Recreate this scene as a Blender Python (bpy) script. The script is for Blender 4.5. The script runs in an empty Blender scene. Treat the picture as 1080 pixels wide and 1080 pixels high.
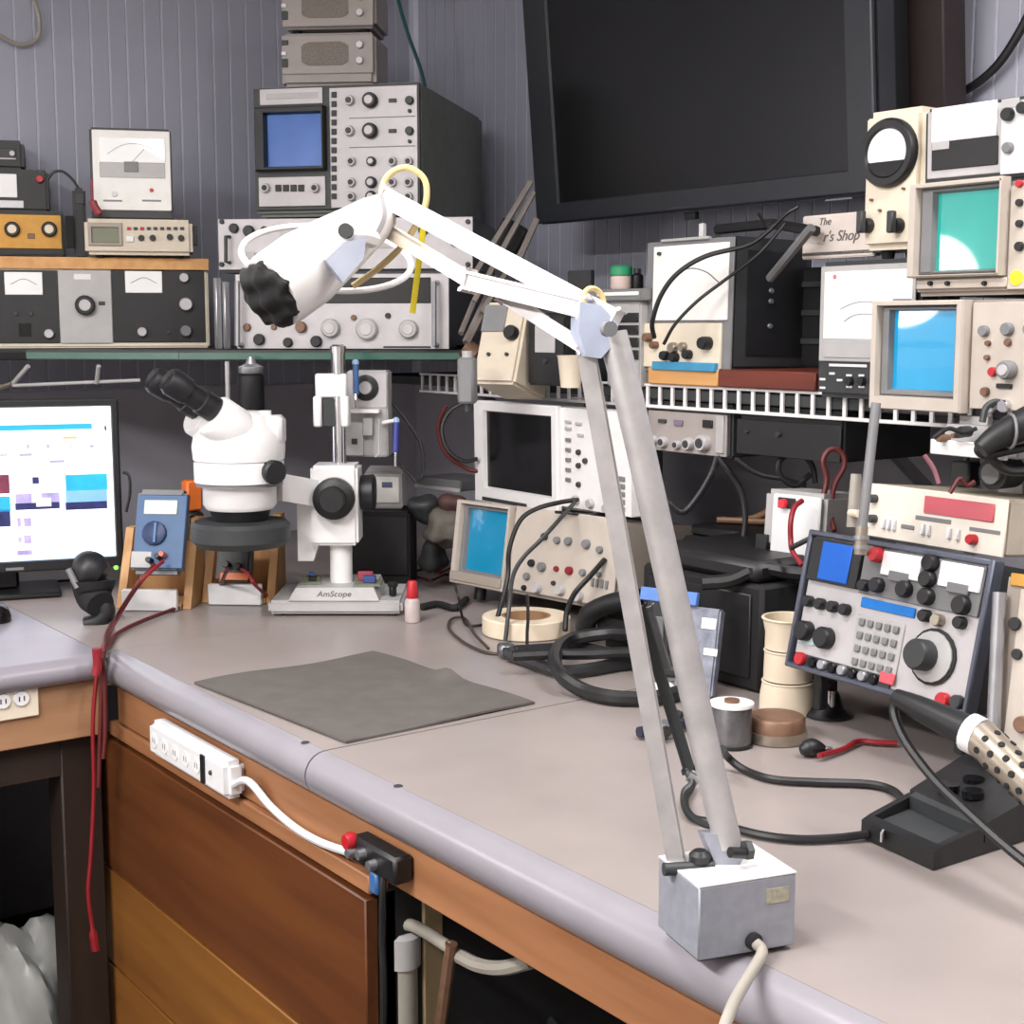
import bpy, bmesh, math, random
from mathutils import Vector, Matrix
random.seed(7)
SC = bpy.context.scene
COL = SC.collection
R = math.radians

# ------------------------------------------------------------------ camera
FPX = 1500.0                      # focal length in pixels of the 1080 frame (50 mm on a 36 mm sensor)
PITCH = math.atan(195 / 1500.0)
YAW = math.atan(1115 / math.hypot(1500, 195))
EYE = Vector((0, 0, 1.45))
FH = Vector((math.sin(YAW), math.cos(YAW), 0))
RT = Vector((math.cos(YAW), -math.sin(YAW), 0))
FW = FH * math.cos(PITCH) - Vector((0, 0, math.sin(PITCH)))
UP = FH * math.sin(PITCH) + Vector((0, 0, math.cos(PITCH)))
cd = bpy.data.cameras.new('camera'); cam = bpy.data.objects.new('camera', cd); COL.objects.link(cam)
cd.sensor_width = 36; cd.lens = 36 * FPX / 1080; cd.clip_start = 0.05
cam.matrix_world = Matrix(((RT.x, UP.x, -FW.x, EYE.x), (RT.y, UP.y, -FW.y, EYE.y), (RT.z, UP.z, -FW.z, EYE.z), (0, 0, 0, 1)))
SC.camera = cam

# ------------------------------------------------------------------ light and exposure
SC.view_settings.view_transform = 'Standard'; SC.view_settings.look = 'None'
SC.view_settings.gamma = 1; SC.view_settings.use_curve_mapping = False
SC.view_settings.exposure = 0.36
w = bpy.data.worlds.new('world'); SC.world = w; w.use_nodes = True
w.node_tree.nodes['Background'].inputs[0].default_value = (.75, .78, .9, 1)
w.node_tree.nodes['Background'].inputs[1].default_value = .05
FIXTURES = [((0.40, 1.35, 2.50), 20), ((-0.95, 0.95, 2.50), 74), ((1.40, 0.30, 2.50), 20)]
GLOBE = Vector((-0.608, 3.045, 1.603)); GLOBE_R = .155
def area(loc, sx, sy, power, col):
    l = bpy.data.lights.new('tube_light', 'AREA'); l.shape = 'RECTANGLE'; l.size = sx; l.size_y = sy
    l.energy = power; l.color = col
    o = bpy.data.objects.new('tube_light', l); COL.objects.link(o); o.location = loc
    return o
for (fx, fy, fz), pw in FIXTURES:
    area((fx, fy, fz - .075), .22, 1.2, pw, (1, .98, .97))

# ------------------------------------------------------------------ helpers
def ray(x, y): return FW + RT * ((x - 540) / FPX) - UP * ((y - 540) / FPX)
def P(x, y, t): return EYE + ray(x, y) * t
def Z(x, y, z): d = ray(x, y); return EYE + d * ((z - EYE.z) / d.z)
def X(x, y, v): d = ray(x, y); return EYE + d * (v / d.x)
def Y(x, y, v): d = ray(x, y); return EYE + d * (v / d.y)
def lin(c):
    c = c / 255.0
    return c / 12.92 if c <= .04045 else ((c + .055) / 1.055) ** 2.4

MATS = {}
def mat(name, rgb, rough=.5, metal=0, var=.10, scale=30, bump=0, emit=0, kind=None, rgb2=None, coat=0, trans=0):
    if name in MATS: return MATS[name]
    m = bpy.data.materials.new(name); m.use_nodes = True; nt = m.node_tree; b = nt.nodes['Principled BSDF']
    c = [lin(v) for v in rgb]
    b.inputs['Roughness'].default_value = rough; b.inputs['Metallic'].default_value = metal
    if coat: b.inputs['Coat Weight'].default_value = coat
    if trans: b.inputs['Transmission Weight'].default_value = trans
    tc = nt.nodes.new('ShaderNodeTexCoord'); mp = nt.nodes.new('ShaderNodeMapping')
    nt.links.new(tc.outputs['Object'], mp.inputs['Vector'])
    if kind == 'wood': mp.inputs['Scale'].default_value = (1, 1, 1)
    if kind == 'woodx': mp.inputs['Scale'].default_value = (.08, 1, 1)
    if kind == 'woody': mp.inputs['Scale'].default_value = (1, .08, 1)
    if kind == 'woodz': mp.inputs['Scale'].default_value = (1, 1, .08)
    nz = nt.nodes.new('ShaderNodeTexNoise'); nz.inputs['Scale'].default_value = scale; nz.inputs['Detail'].default_value = 5
    nt.links.new(mp.outputs['Vector'], nz.inputs['Vector'])
    rp = nt.nodes.new('ShaderNodeValToRGB')
    if rgb2: c2 = [lin(v) for v in rgb2]; c1 = c
    else: c1 = [max(0, v * (1 - var)) for v in c]; c2 = [min(1, v * (1 + var)) for v in c]
    rp.color_ramp.elements[0].position = .32; rp.color_ramp.elements[1].position = .68
    rp.color_ramp.elements[0].color = (*c1, 1); rp.color_ramp.elements[1].color = (*c2, 1)
    nt.links.new(nz.outputs['Fac'], rp.inputs['Fac']); nt.links.new(rp.outputs['Color'], b.inputs['Base Color'])
    if bump:
        bp = nt.nodes.new('ShaderNodeBump'); bp.inputs['Strength'].default_value = bump; bp.inputs['Distance'].default_value = .002
        nt.links.new(nz.outputs['Fac'], bp.inputs['Height']); nt.links.new(bp.outputs['Normal'], b.inputs['Normal'])
    if emit:
        nt.links.new(rp.outputs['Color'], b.inputs['Emission Color']); b.inputs['Emission Strength'].default_value = emit
    MATS[name] = m
    return m

def catmull(pts, n=6):
    pts = [Vector(p) for p in pts]
    if len(pts) < 3: return pts
    q = [pts[0] * 2 - pts[1]] + pts + [pts[-1] * 2 - pts[-2]]
    out = []
    for i in range(1, len(q) - 2):
        a, b, c, d = q[i - 1], q[i], q[i + 1], q[i + 2]
        for k in range(n):
            s = k / n
            out.append(.5 * ((2 * b) + (c - a) * s + (2 * a - 5 * b + 4 * c - d) * s * s + (3 * b - a - 3 * c + d) * s ** 3))
    out.append(pts[-1]); return out

class G:
    def __init__(s): s.bm = bmesh.new()
    def box(s, x0, x1, y0, y1, z0, z1, bev=0, M=None, seg=1):
        r = bmesh.ops.create_cube(s.bm, size=1); vs = r['verts']
        for v in vs: v.co = Vector((x0 + (v.co.x + .5) * (x1 - x0), y0 + (v.co.y + .5) * (y1 - y0), z0 + (v.co.z + .5) * (z1 - z0)))
        if M:
            for v in vs: v.co = M @ v.co
        if bev:
            es = list({e for v in vs for e in v.link_edges})
            bmesh.ops.bevel(s.bm, geom=es, offset=bev, segments=seg, affect='EDGES', clamp_overlap=True)
        return s
    def ring(s, c, ax, u, r, n):
        v = ax.cross(u); return [s.bm.verts.new(c + (u * math.cos(2 * math.pi * k / n) + v * math.sin(2 * math.pi * k / n)) * r) for k in range(n)]
    def skin(s, rings, caps=True):
        n = len(rings[0])
        for a, b in zip(rings, rings[1:]):
            for k in range(n): s.bm.faces.new((a[k], a[(k + 1) % n], b[(k + 1) % n], b[k]))
        if caps: s.bm.faces.new(rings[0][::-1]); s.bm.faces.new(rings[-1])
        return s
    def cyl(s, p0, p1, r0, r1=None, n=16, caps=True):
        p0, p1 = Vector(p0), Vector(p1); ax = (p1 - p0).normalized(); u = ax.orthogonal().normalized()
        return s.skin([s.ring(p0, ax, u, r0, n), s.ring(p1, ax, u, r0 if r1 is None else r1, n)], caps)
    def lathe(s, prof, o=(0, 0, 0), ax=(0, 0, 1), n=24, caps=True):
        o, ax = Vector(o), Vector(ax).normalized(); u = ax.orthogonal().normalized()
        return s.skin([s.ring(o + ax * z, ax, u, max(r, 1e-4), n) for r, z in prof], caps)
    def tube(s, pts, r, n=8, smooth=6, caps=True):
        pts = catmull(pts, smooth) if smooth else [Vector(p) for p in pts]
        u = None; rings = []
        for i, p in enumerate(pts):
            t = (pts[min(i + 1, len(pts) - 1)] - pts[max(i - 1, 0)])
            t = t.normalized() if t.length > 1e-9 else Vector((0, 0, 1))
            u = t.orthogonal().normalized() if u is None else (u - t * u.dot(t)).normalized()
            rr = r(i / (len(pts) - 1)) if callable(r) else r
            rings.append(s.ring(p, t, u, rr, n))
        return s.skin(rings, caps)
    def torus(s, c, ax, R_, r, n=40, m=8, sx=1, u=None):
        c, ax = Vector(c), Vector(ax).normalized(); u = Vector(u) if u else ax.orthogonal(); u = (u - ax * u.dot(ax)).normalized(); v = ax.cross(u)
        rows = []
        for k in range(n):
            a = 2 * math.pi * k / n; d = u * math.cos(a) + v * math.sin(a)
            rows.append([s.bm.verts.new(c + d * (R_ + r * math.cos(2 * math.pi * j / m)) + ax * r * math.sin(2 * math.pi * j / m)) for j in range(m)])
        for k in range(n):
            for j in range(m):
                s.bm.faces.new((rows[k][j], rows[(k + 1) % n][j], rows[(k + 1) % n][(j + 1) % m], rows[k][(j + 1) % m]))
        return s
    def prism(s, poly, ext):
        ext = Vector(ext); a = [s.bm.verts.new(Vector(p)) for p in poly]; b = [s.bm.verts.new(Vector(p) + ext) for p in poly]
        n = len(a); s.bm.faces.new(a[::-1]); s.bm.faces.new(b)
        for k in range(n): s.bm.faces.new((a[k], a[(k + 1) % n], b[(k + 1) % n], b[k]))
        return s
    def build(s, name, m, parent=None, label=None, cat=None, group=None, kind=None, ang=40):
        bmesh.ops.recalc_face_normals(s.bm, faces=s.bm.faces)
        me = bpy.data.meshes.new(name); s.bm.to_mesh(me); s.bm.free()
        me.materials.append(m)
        for p in me.polygons: p.use_smooth = True
        me.set_sharp_from_angle(angle=R(ang))
        o = bpy.data.objects.new(name, me); COL.objects.link(o)
        if parent: o.parent = parent
        else:
            lo = [min(v.co[i] for v in me.vertices) for i in range(3)]; hi = [max(v.co[i] for v in me.vertices) for i in range(3)]
            c = Vector(((lo[0] + hi[0]) / 2, (lo[1] + hi[1]) / 2, lo[2]))
            for v in me.vertices: v.co -= c
            o.location = c
        if label: o['label'] = label
        if cat: o['category'] = cat
        if group: o['group'] = group
        if kind: o['kind'] = kind
        return o

def empty(name, label, cat, M=None, group=None, kind=None):
    o = bpy.data.objects.new(name, None); COL.objects.link(o); o.empty_display_size = .02
    if M is not None: o.matrix_world = M
    if label: o['label'] = label
    if cat: o['category'] = cat
    if group: o['group'] = group
    if kind: o['kind'] = kind
    return o

def text_mesh(name, txt, size, m, parent, M, shear=0, thick=.0004):
    cu = bpy.data.curves.new(name, 'FONT'); cu.body = txt; cu.size = size; cu.extrude = thick; cu.align_x = 'CENTER'; cu.align_y = 'CENTER'; cu.shear = shear
    t = bpy.data.objects.new(name, cu); COL.objects.link(t)
    dg = bpy.context.evaluated_depsgraph_get(); me = bpy.data.meshes.new_from_object(t.evaluated_get(dg))
    bpy.data.objects.remove(t); me.transform(M); me.materials.clear(); me.materials.append(m)
    o = bpy.data.objects.new(name, me); COL.objects.link(o); o.parent = parent
    return o

class Dev:
    """A thing whose front face stands on a plane at its own real distance; local x right, y into the thing, z up."""
    def __init__(s, name, label, cat, box, t, yaw, tilt=0, zb=None, group=None, wh=None):
        if wh: cx, cy = box; xl = xr = cx; yt = yb = cy
        else: xl, yt, xr, yb = box; cx, cy = (xl + xr) / 2, (yt + yb) / 2
        a, b = R(yaw), R(tilt)
        dx = Vector((math.cos(a), -math.sin(a), 0)); dy0 = Vector((math.sin(a), math.cos(a), 0)); dz0 = Vector((0, 0, 1))
        s.dx = dx; s.dz = dz0 * math.cos(b) + dy0 * math.sin(b); s.dy = dy0 * math.cos(b) - dz0 * math.sin(b)
        s.o = P(cx, cy, t); s.t = t
        l = s.L(xl, cy)[0]; r = s.L(xr, cy)[0]; top = s.L(cx, yt)[1]; bot = s.L(cx, yb)[1]
        if wh: l, r, bot, top = -wh[0] / 2, wh[0] / 2, -wh[1] / 2, wh[1] / 2
        if zb is not None: bot = (zb - s.o.z) / s.dz.z
        s.o = s.o + s.dx * ((l + r) / 2) + s.dz * bot; s.w = r - l; s.h = top - bot
        s.M = Matrix(((s.dx.x, s.dy.x, s.dz.x, s.o.x), (s.dx.y, s.dy.y, s.dz.y, s.o.y), (s.dx.z, s.dy.z, s.dz.z, s.o.z), (0, 0, 0, 1)))
        s.e = empty(name, label, cat, s.M, group)
    def L(s, x, y, off=0):
        d = ray(x, y); o = s.o - s.dy * off; k = (o - EYE).dot(s.dy) / d.dot(s.dy); p = EYE + d * k - s.o
        return p.dot(s.dx), p.dot(s.dz)
    def px(s, x, y): 
        d = ray(x, y); k = (s.o - EYE).dot(s.dy) / d.dot(s.dy); return k / FPX
    def inv(s, p): q = Vector(p) - s.o; return Vector((q.dot(s.dx), q.dot(s.dy), q.dot(s.dz)))
    def body(s, m, depth, bev=.006, name='case', y0=0, grow=0):
        s.depth = depth
        return G().box(-s.w / 2 - grow, s.w / 2 + grow, y0, depth, -grow, s.h + grow, bev, seg=2).build(name, m, s.e)
    def rect(s, b):
        cx, cy = (b[0] + b[2]) / 2, (b[1] + b[3]) / 2
        return s.L(b[0], cy)[0], s.L(b[2], cy)[0], s.L(cx, b[3])[1], s.L(cx, b[1])[1]
    def panel(s, name, b, m, th=.003, y=0, bev=.001, parent=None, label=None):
        x0, x1, z0, z1 = s.rect(b)
        return G().box(x0, x1, y - th, y, z0, z1, bev).build(name, m, parent or s.e, label)
    def bezel(s, name, b, i, m, th=.012, y=0, parent=None):
        x0, x1, z0, z1 = s.rect(b); a0, a1, c0, c1 = s.rect(i)
        g = G(); bm = g.bm
        def loop(X0, X1, Z0, Z1, yy): return [bm.verts.new((x, yy, z)) for x, z in ((X0, Z0), (X1, Z0), (X1, Z1), (X0, Z1))]
        k = .15 * min(a0 - x0 if a0 > x0 else .01, .02)
        A = loop(x0, x1, z0, z1, y); B = loop(x0, x1, z0, z1, y - th * .8); Bc = loop(x0 + k, x1 - k, z0 + k, z1 - k, y - th); C = loop(a0 - k, a1 + k, c0 - k, c1 + k, y - th); D = loop(a0, a1, c0, c1, y - .0002)
        for p, q in ((A, B), (B, Bc), (Bc, C), (C, D), (D, A)):
            for n in range(4): bm.faces.new((p[n], p[(n + 1) % 4], q[(n + 1) % 4], q[n]))
        return g.build(name, m, parent or s.e, ang=20)
    def knob(s, x, y, r, m, name='knob', ln=None, cap=None, y0=0, taper=.85, parent=None, n=14):
        lx, lz = s.L(x, y); rr = r * s.px(x, y); ln = ln or max(.006, rr * 1.1)
        k = G().lathe([(rr, 0), (rr, ln * .75), (rr * taper, ln)], (lx, -y0, lz), (0, -1, 0), n).build(name, m, parent or s.e)
        if cap: G().lathe([(rr * .6, 0), (rr * .55, .002)], (lx, -y0 - ln, lz), (0, -1, 0), n).build('cap', cap, k)
        return k
    def knobs(s, pts, r, m, **k):
        for p in pts: s.knob(p[0], p[1], p[2] if len(p) > 2 else r, m, **k)
    def btn(s, x, y, wx, hy, m, name='button', th=.004, y0=0):
        return s.panel(name, (x - wx / 2, y - hy / 2, x + wx / 2, y + hy / 2), m, th, -y0, .0006)
    def feet(s, m, hgt=.012):
        for sx in (-1, 1):
            for yy in (.03, s.depth - .03):
                G().lathe([(.011, 0), (.009, -hgt)], (sx * (s.w / 2 - .03), yy, 0), (0, 0, 1), 12).build('foot', m, s.e)

def cable(name, label, pts, r, m, cat='cable', group=None, smooth=6, parent=None):
    return G().tube(pts, r, 8, smooth).build(name, m, parent, label if not parent else None, cat if not parent else None, group)

# ------------------------------------------------------------------ materials
M_LAM = mat('bench laminate', (149, 139, 136), .33, var=.05, scale=9)
M_LAMD = mat('desk laminate', (140, 135, 144), .33, var=.05, scale=9)
M_EDGE = mat('edge laminate', (140, 136, 143), .28, var=.04, scale=9)
M_WALLP = mat('painted beadboard', (174, 175, 190), .55, var=.04, scale=6)
M_WALLB = mat('groove light tone', (220, 222, 236), .6, var=.04)  # wall backing made paler: light caught in the grooves put into colour
M_WALLL = mat('lower wall paint', (186, 184, 194), .7, var=.06, scale=7)
M_PLAIN = mat('room paint', (226, 222, 218), .8, var=.03)
M_CEIL = mat('ceiling paint', (232, 230, 226), .85, var=.03)
M_FLOOR = mat('dark floor', (58, 50, 46), .6, var=.2, scale=14)
M_DARKWOOD = mat('reddish plywood', (102, 57, 24), .5, kind='woody', scale=26, rgb2=(84, 44, 17))
M_MIDWOOD = mat('orange plywood', (136, 88, 36), .5, kind='woody', scale=26, rgb2=(116, 72, 28))
M_APRON = mat('apron pine', (164, 114, 78), .55, kind='woody', scale=30, rgb2=(138, 90, 57))
M_APRONX = mat('apron pine cross', (168, 128, 96), .55, kind='woodx', scale=30, rgb2=(142, 104, 74))
M_POST = mat('stained post', (40, 25, 16), .6, kind='woodz', scale=30, rgb2=(30, 18, 11))
M_PINE = mat('pale pine', (206, 162, 112), .55, kind='woodz', scale=40, rgb2=(184, 136, 88))
M_PINEY = mat('pale pine board', (214, 164, 104), .55, kind='woody', scale=40, rgb2=(196, 140, 84))
M_REDWOOD = mat('red stained board', (112, 48, 32), .5, kind='woody', scale=30, rgb2=(92, 36, 24))
M_BLACK = mat('black plastic', (26, 26, 28), .45, var=.15)
M_BLACKG = mat('gloss black', (14, 14, 16), .18, var=.1)
M_BLACKM = mat('matt black', (20, 20, 21), .8, var=.15)
M_DGREY = mat('dark grey paint', (52, 54, 56), .5, var=.1)
M_DGREEN = mat('dark green grey paint', (108, 112, 106), .55, var=.1)
M_TVGREY = mat('television bezel', (40, 42, 47), .35, var=.06)
M_GREY = mat('grey plastic', (120, 120, 122), .5, var=.06)
M_LGREY = mat('light grey paint', (176, 174, 174), .45, var=.05)
M_SILV = mat('silver panel', (186, 182, 184), .4, .15, var=.05)
M_ALU = mat('brushed aluminium', (170, 170, 174), .35, .8, var=.08)
M_CHROME = mat('chrome', (215, 215, 218), .12, 1, var=.02)
M_BEIGE = mat('beige paint', (204, 192, 174), .45, var=.04)
M_CREAM = mat('cream paint', (222, 210, 190), .45, var=.04)
M_TEK = mat('taupe panel', (188, 178, 168), .45, var=.04)
M_TEKD = mat('taupe bezel', (156, 145, 135), .5, var=.04)
M_WHITE = mat('white paint', (232, 230, 230), .35, var=.03)
M_WHITEP = mat('white plastic', (222, 222, 224), .4, var=.03)
M_PAPER = mat('white paper', (238, 236, 232), .8, var=.03)
M_SPK = mat('warm grey case', (160, 152, 148), .5, var=.04)
M_SPKG = mat('speaker cloth', (128, 120, 114), .85, var=.2, scale=300)
M_GOLD = mat('gold anodised', (190, 140, 62), .4, .3, var=.08, scale=60)
M_RED = mat('red plastic', (178, 32, 42), .4, var=.06)
M_REDW = mat('red wire', (132, 24, 34), .45, var=.06)
M_DRED = mat('dark red wire', (88, 28, 28), .5, var=.06)
M_BLUE = mat('blue plastic', (62, 104, 158), .4, var=.06)
M_DMM = mat('blue meter face', (58, 92, 134), .45, var=.05)
M_LBLUE = mat('pale blue plastic', (150, 180, 214), .4, var=.05)
M_ORANGE = mat('orange plastic', (216, 108, 40), .45, var=.05)
M_YELLOW = mat('yellow sticker', (246, 232, 40), .5, var=.03)
M_TEAL = mat('teal cable sheath', (34, 92, 98), .45, var=.05)
M_LCD = mat('liquid crystal', (120, 122, 104), .3, var=.04)
M_LCDL = mat('pale liquid crystal', (196, 206, 196), .3, var=.03)
M_METER = mat('meter dial card', (240, 240, 240), .35, var=.02, coat=.5)
M_RUB = mat('rubber mat', (92, 87, 83), .85, var=.10, scale=22, bump=.3)
M_SOLD = mat('tin spool', (120, 120, 122), .3, .7, var=.2, scale=60)
M_BROWN = mat('brown tin', (118, 88, 70), .45, .2, var=.2, scale=50)
M_CUP = mat('cream card cup', (222, 207, 184), .6, var=.04)
M_CORD = mat('beige cord', (160, 154, 144), .5, var=.05)
M_BLUESCR = mat('blue graticule', (10, 84, 176), .6, var=.03, emit=.25)
M_BIGSCR = mat('tube phosphor blue', (52, 90, 156), .2, var=.12, scale=12, emit=.28, coat=1)
M_CYAN = mat('cyan graticule', (0, 140, 188), .3, var=.03, emit=.22, coat=1)  # cyan and teal screens: glow added for light the tinted filters reflect
M_CYAN2 = mat('deep cyan graticule', (4, 122, 162), .3, var=.03, emit=.22, coat=1)
M_GREEN = mat('teal green graticule', (8, 150, 140), .3, var=.03, emit=.22, coat=1)
M_REDD = mat('red display window', (196, 84, 96), .25, var=.06, coat=1)
M_BAG = mat('white plastic bag', (150, 150, 148), .4, var=.06)
M_GLASS = mat('green glass shelf', (60, 100, 88), .15, var=.05, coat=1)
M_LAMPW = mat('lamp enamel', (226, 222, 222), .35, var=.03)
M_LAMPS = mat('shade enamel', (220, 216, 214), .4, var=.03)
M_TAPE = mat('worn taped arm', (176, 172, 172), .35, .3, var=.10, scale=40)
M_BOX = mat('hammer grey box', (150, 152, 162), .45, .2, var=.08, scale=80)
M_YWIRE = mat('yellowed wire', (206, 184, 128), .5, var=.05)
M_YEL2 = mat('bright yellow tag', (226, 206, 40), .5, var=.04)
M_GREENP = mat('green cap', (40, 140, 96), .5, var=.05)
M_BRASS = mat('brass fitting', (160, 150, 136), .35, .7, var=.1)
M_PCB = mat('green circuit board', (84, 116, 96), .5, var=.3, scale=120, rgb2=(150, 130, 110))
M_CARD = mat('brown cardboard', (150, 116, 84), .8, var=.08)
M_TUBE = mat('fluorescent tube', (255, 248, 236), .4, var=.01, emit=4)
M_SCRW = mat('page white', (246, 248, 255), .3, var=.0, emit=.95)
M_SCRB = mat('page blue bar', (40, 150, 200), .3, var=.03, emit=.7)
M_SCRSKY = mat('picture sky', (40, 160, 220), .3, var=.15, scale=25, emit=.6)
M_SCRNAV = mat('picture dark', (40, 44, 90), .3, var=.3, scale=40, emit=.5)
M_SCRMAU = mat('picture mauve', (150, 140, 190), .3, var=.25, scale=40, emit=.7)
M_SCRPK = mat('picture pink', (216, 190, 216), .3, var=.1, scale=40, emit=.8)
M_SCRRED = mat('picture red', (110, 50, 70), .3, var=.2, scale=40, emit=.6)
M_SCRTXT = mat('page grey text', (150, 150, 176), .3, var=.0, emit=.6)
M_SCROR = mat('page orange text', (226, 160, 130), .3, var=.0, emit=.7)
M_TASK = mat('page light blue', (190, 216, 250), .3, var=.0, emit=.8)

# ------------------------------------------------------------------ room shell
WX, WY, BZ = 2.20, 3.45, 0.90           # right wall x, back wall y, bench top z
X0, Y0 = -1.9, -1.6
def struct(name, g, m): return g.build(name, m, kind='structure')
struct('floor', G().box(X0, WX, Y0, WY, -.05, 0), M_FLOOR)
struct('ceiling', G().box(X0, WX, Y0, WY, 2.60, 2.65), M_CEIL)
wl = struct('wall_back', G().box(X0, WX + .1, WY + .012, WY + .1, 0, 2.6), M_WALLB)
wr = struct('wall_right', G().box(WX + .012, WX + .1, Y0, WY + .012, 0, 2.6), M_WALLB)
struct('wall_left', G().box(X0 - .1, X0, Y0, WY + .1, 0, 2.6), M_PLAIN)
struct('wall_front', G().box(X0 - .1, WX + .1, Y0 - .1, Y0, 0, 2.6), M_PLAIN)
def world_child(o, p):
    o.parent = p; o.matrix_parent_inverse = p.matrix_world.inverted(); return o
bpy.context.view_layer.update()
PW = .0455
src = G().box(-PW / 2 + .0022, PW / 2 - .0022, .0089, .0119, 1.30, 2.599, .001).build('plank', M_WALLP)
z_or = src.location.z; src_me = src.data
n = 0
def plank(loc, rot, par):
    global n
    o = src if n == 0 else src.copy()
    if n: COL.objects.link(o)
    n += 1
    o.parent = par; o.location = Vector(loc) - par.location; o.rotation_euler = (0, 0, rot)
x = WX - PW / 2 - .003
while x > -.9:
    plank((x, WY + .0104, z_or), 0, wl); x -= PW
y = WY - PW / 2 - .014
while y > -.4:
    plank((WX + .0104, y, z_or), R(90), wr); y -= PW
o = G().box(X0, WX - .001, WY - .0005, WY + .0119, 0, 1.296).build('panel', M_WALLL); o.location -= wl.location; o.parent = wl
o = G().box(WX - .0005, WX + .0119, Y0, WY - .001, 0, 1.296).build('panel', M_WALLL); o.location -= wr.location; o.parent = wr

# fluorescent ceiling fixtures
for i, ((fx, fy, fz), pw) in enumerate(FIXTURES):
    e = empty('ceiling_light', ['twin tube ceiling light above the desk corner', 'twin tube ceiling light behind the camera', 'twin tube ceiling light over the near bench end'][i], 'light', Matrix.Translation((fx, fy, fz)), 'twin tube ceiling lights')
    G().box(-.14, .14, -.64, .64, -.01, .10, .01).build('housing', M_WHITE, e)
    for sx in (-.06, .06): G().cyl((sx, -.6, -.035), (sx, .6, -.035), .013).build('tube', M_TUBE, e)
    for sy in (-.62, .62): G().box(-.1, .1, sy - .012, sy + .012, -.055, -.01, .003).build('socket', M_WHITEP, e)

# round hanging lamp, the white disc mirrored in the oscilloscope screens
e = empty('pendant_lamp', 'round white hanging lamp over the far left end of the desk', 'lamp', Matrix.Translation(GLOBE))
g = G(); bmesh.ops.create_uvsphere(g.bm, u_segments=32, v_segments=18, radius=GLOBE_R); g.build('globe', mat('lit opal globe', (255, 250, 242), .5, var=.0, emit=16), e)
G().lathe([(.05, GLOBE_R - .01), (.05, GLOBE_R + .02), (.015, GLOBE_R + .05)], n=20).build('gallery', M_BLACK, e)
G().cyl((0, 0, GLOBE_R + .05), (0, 0, 2.599 - GLOBE.z), .004, n=8).build('flex', M_BLACK, e)
# ------------------------------------------------------------------ benches
FX = .845                                # front edge of the main bench
LY = 2.30                                # front edge of the side desk
def nosing(pa, n_out, z, r, k=8):        # profile of a rounded front edge: list of (out, z)
    return [(r * math.cos(a), z - r + r * math.sin(a)) for a in [math.pi / 2 - i * math.pi / k for i in range(k + 1)]]
th = .060; rr = th / 2
prof = [(-.0, BZ)] + [(rr * math.sin(i * math.pi / 10), BZ - rr + rr * math.cos(i * math.pi / 10)) for i in range(1, 10)] + [(0, BZ - th)]
e = empty('workbench', 'long grey laminate workbench with rounded front edge and wooden drawers', 'workbench', Matrix.Translation((FX, 1.0, 0)))
def WB(g, name, m, **k):
    bmesh.ops.translate(g.bm, verts=g.bm.verts, vec=(-FX, -1.0, 0)); return g.build(name, m, e, **k)
def slab(y0, y1):
    pts = [(FX + rr - o, z) for o, z in prof]
    WB(G().box(FX + rr + .0006, WX - .002, y0, y1, BZ - th, BZ), 'worktop', M_LAM)
    WB(G().prism([(x, y0, z) for x, z in pts], (0, y1 - y0, 0)), 'edge_strip', M_EDGE)
slab(-.6, 1.598); slab(1.602, LY + .0295)
WB(G().box(FX + .0002, WX - .002, LY + .030, WY - .004, BZ - th, BZ), 'worktop', M_LAM)
WB(G().box(.868, .888, -.6, LY + .02, .775, BZ - th - .001, .002), 'apron', M_APRON)
WB(G().box(.862, .880, 1.47, LY + .05, .748, .772, .002), 'rail', M_APRON)
WB(G().box(.880, .900, 1.47, LY + .08, .10, .746), 'carcass', M_BLACKM)
for z0, z1, m in ((.503, .740, M_DARKWOOD), (.322, .498, M_MIDWOOD), (.11, .317, M_MIDWOOD)):
    WB(G().box(.860, .8795, 1.476, 2.40, z0, z1, .002), 'drawer_front', m)
WB(G().box(.8805, 1.9, 1.47, 1.492, 0, .774), 'side_panel', M_BLACKM)  # matt black: shade under the bench put into the panel colour
WB(G().box(.90, 1.9, 2.38, 2.40, 0, .774), 'side_panel', M_POST)
WB(G().box(.90, .98, -.55, -.47, 0, .774), 'leg', M_POST)
WB(G().box(2.0, 2.08, -.55, -.47, 0, .774), 'leg', M_POST)
for px_, py_ in ((420, 829), (322, 783)):
    p = Z(px_, py_, BZ); WB(G().lathe([(.006, 0), (.005, .0008)], p), 'plug', M_DGREY)

e2 = empty('side_desk', 'grey laminate desk with pine apron under the computer monitor', 'desk', Matrix.Translation((0, LY, 0)))
def SD(g, name, m, **k):
    bmesh.ops.translate(g.bm, verts=g.bm.verts, vec=(0, -LY, 0)); return g.build(name, m, e2, **k)
th2 = .044; r2 = th2 / 2; pts = [(LY + r2 - r2 * math.sin(i * math.pi / 10), BZ - r2 + r2 * math.cos(i * math.pi / 10)) for i in range(11)]
SD(G().prism([(-1.3, WY - .004, BZ), *[(-1.3, y_, z) for y_, z in pts], (-1.3, WY - .004, BZ - th2)], (1.3 + FX - .0015 + .0, 0, 0)), 'worktop', M_LAMD)
SD(G().box(-1.3, .842, LY + .025, LY + .045, .757, BZ - th2 - .001, .002), 'apron', M_APRONX)
SD(G().box(.775, .846, LY + .05, LY + .12, 0, .757, .003), 'post', M_POST)
SD(G().box(-1.3, .775, LY + .05, LY + .075, .69, .756), 'rail', M_POST)
SD(G().box(-1.3, .84, 3.0, 3.02, 0, .855), 'back_panel', M_BLACKM)
SD(G().box(-1.28, -1.2, LY + .05, LY + .12, 0, .757), 'post', M_POST)

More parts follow.
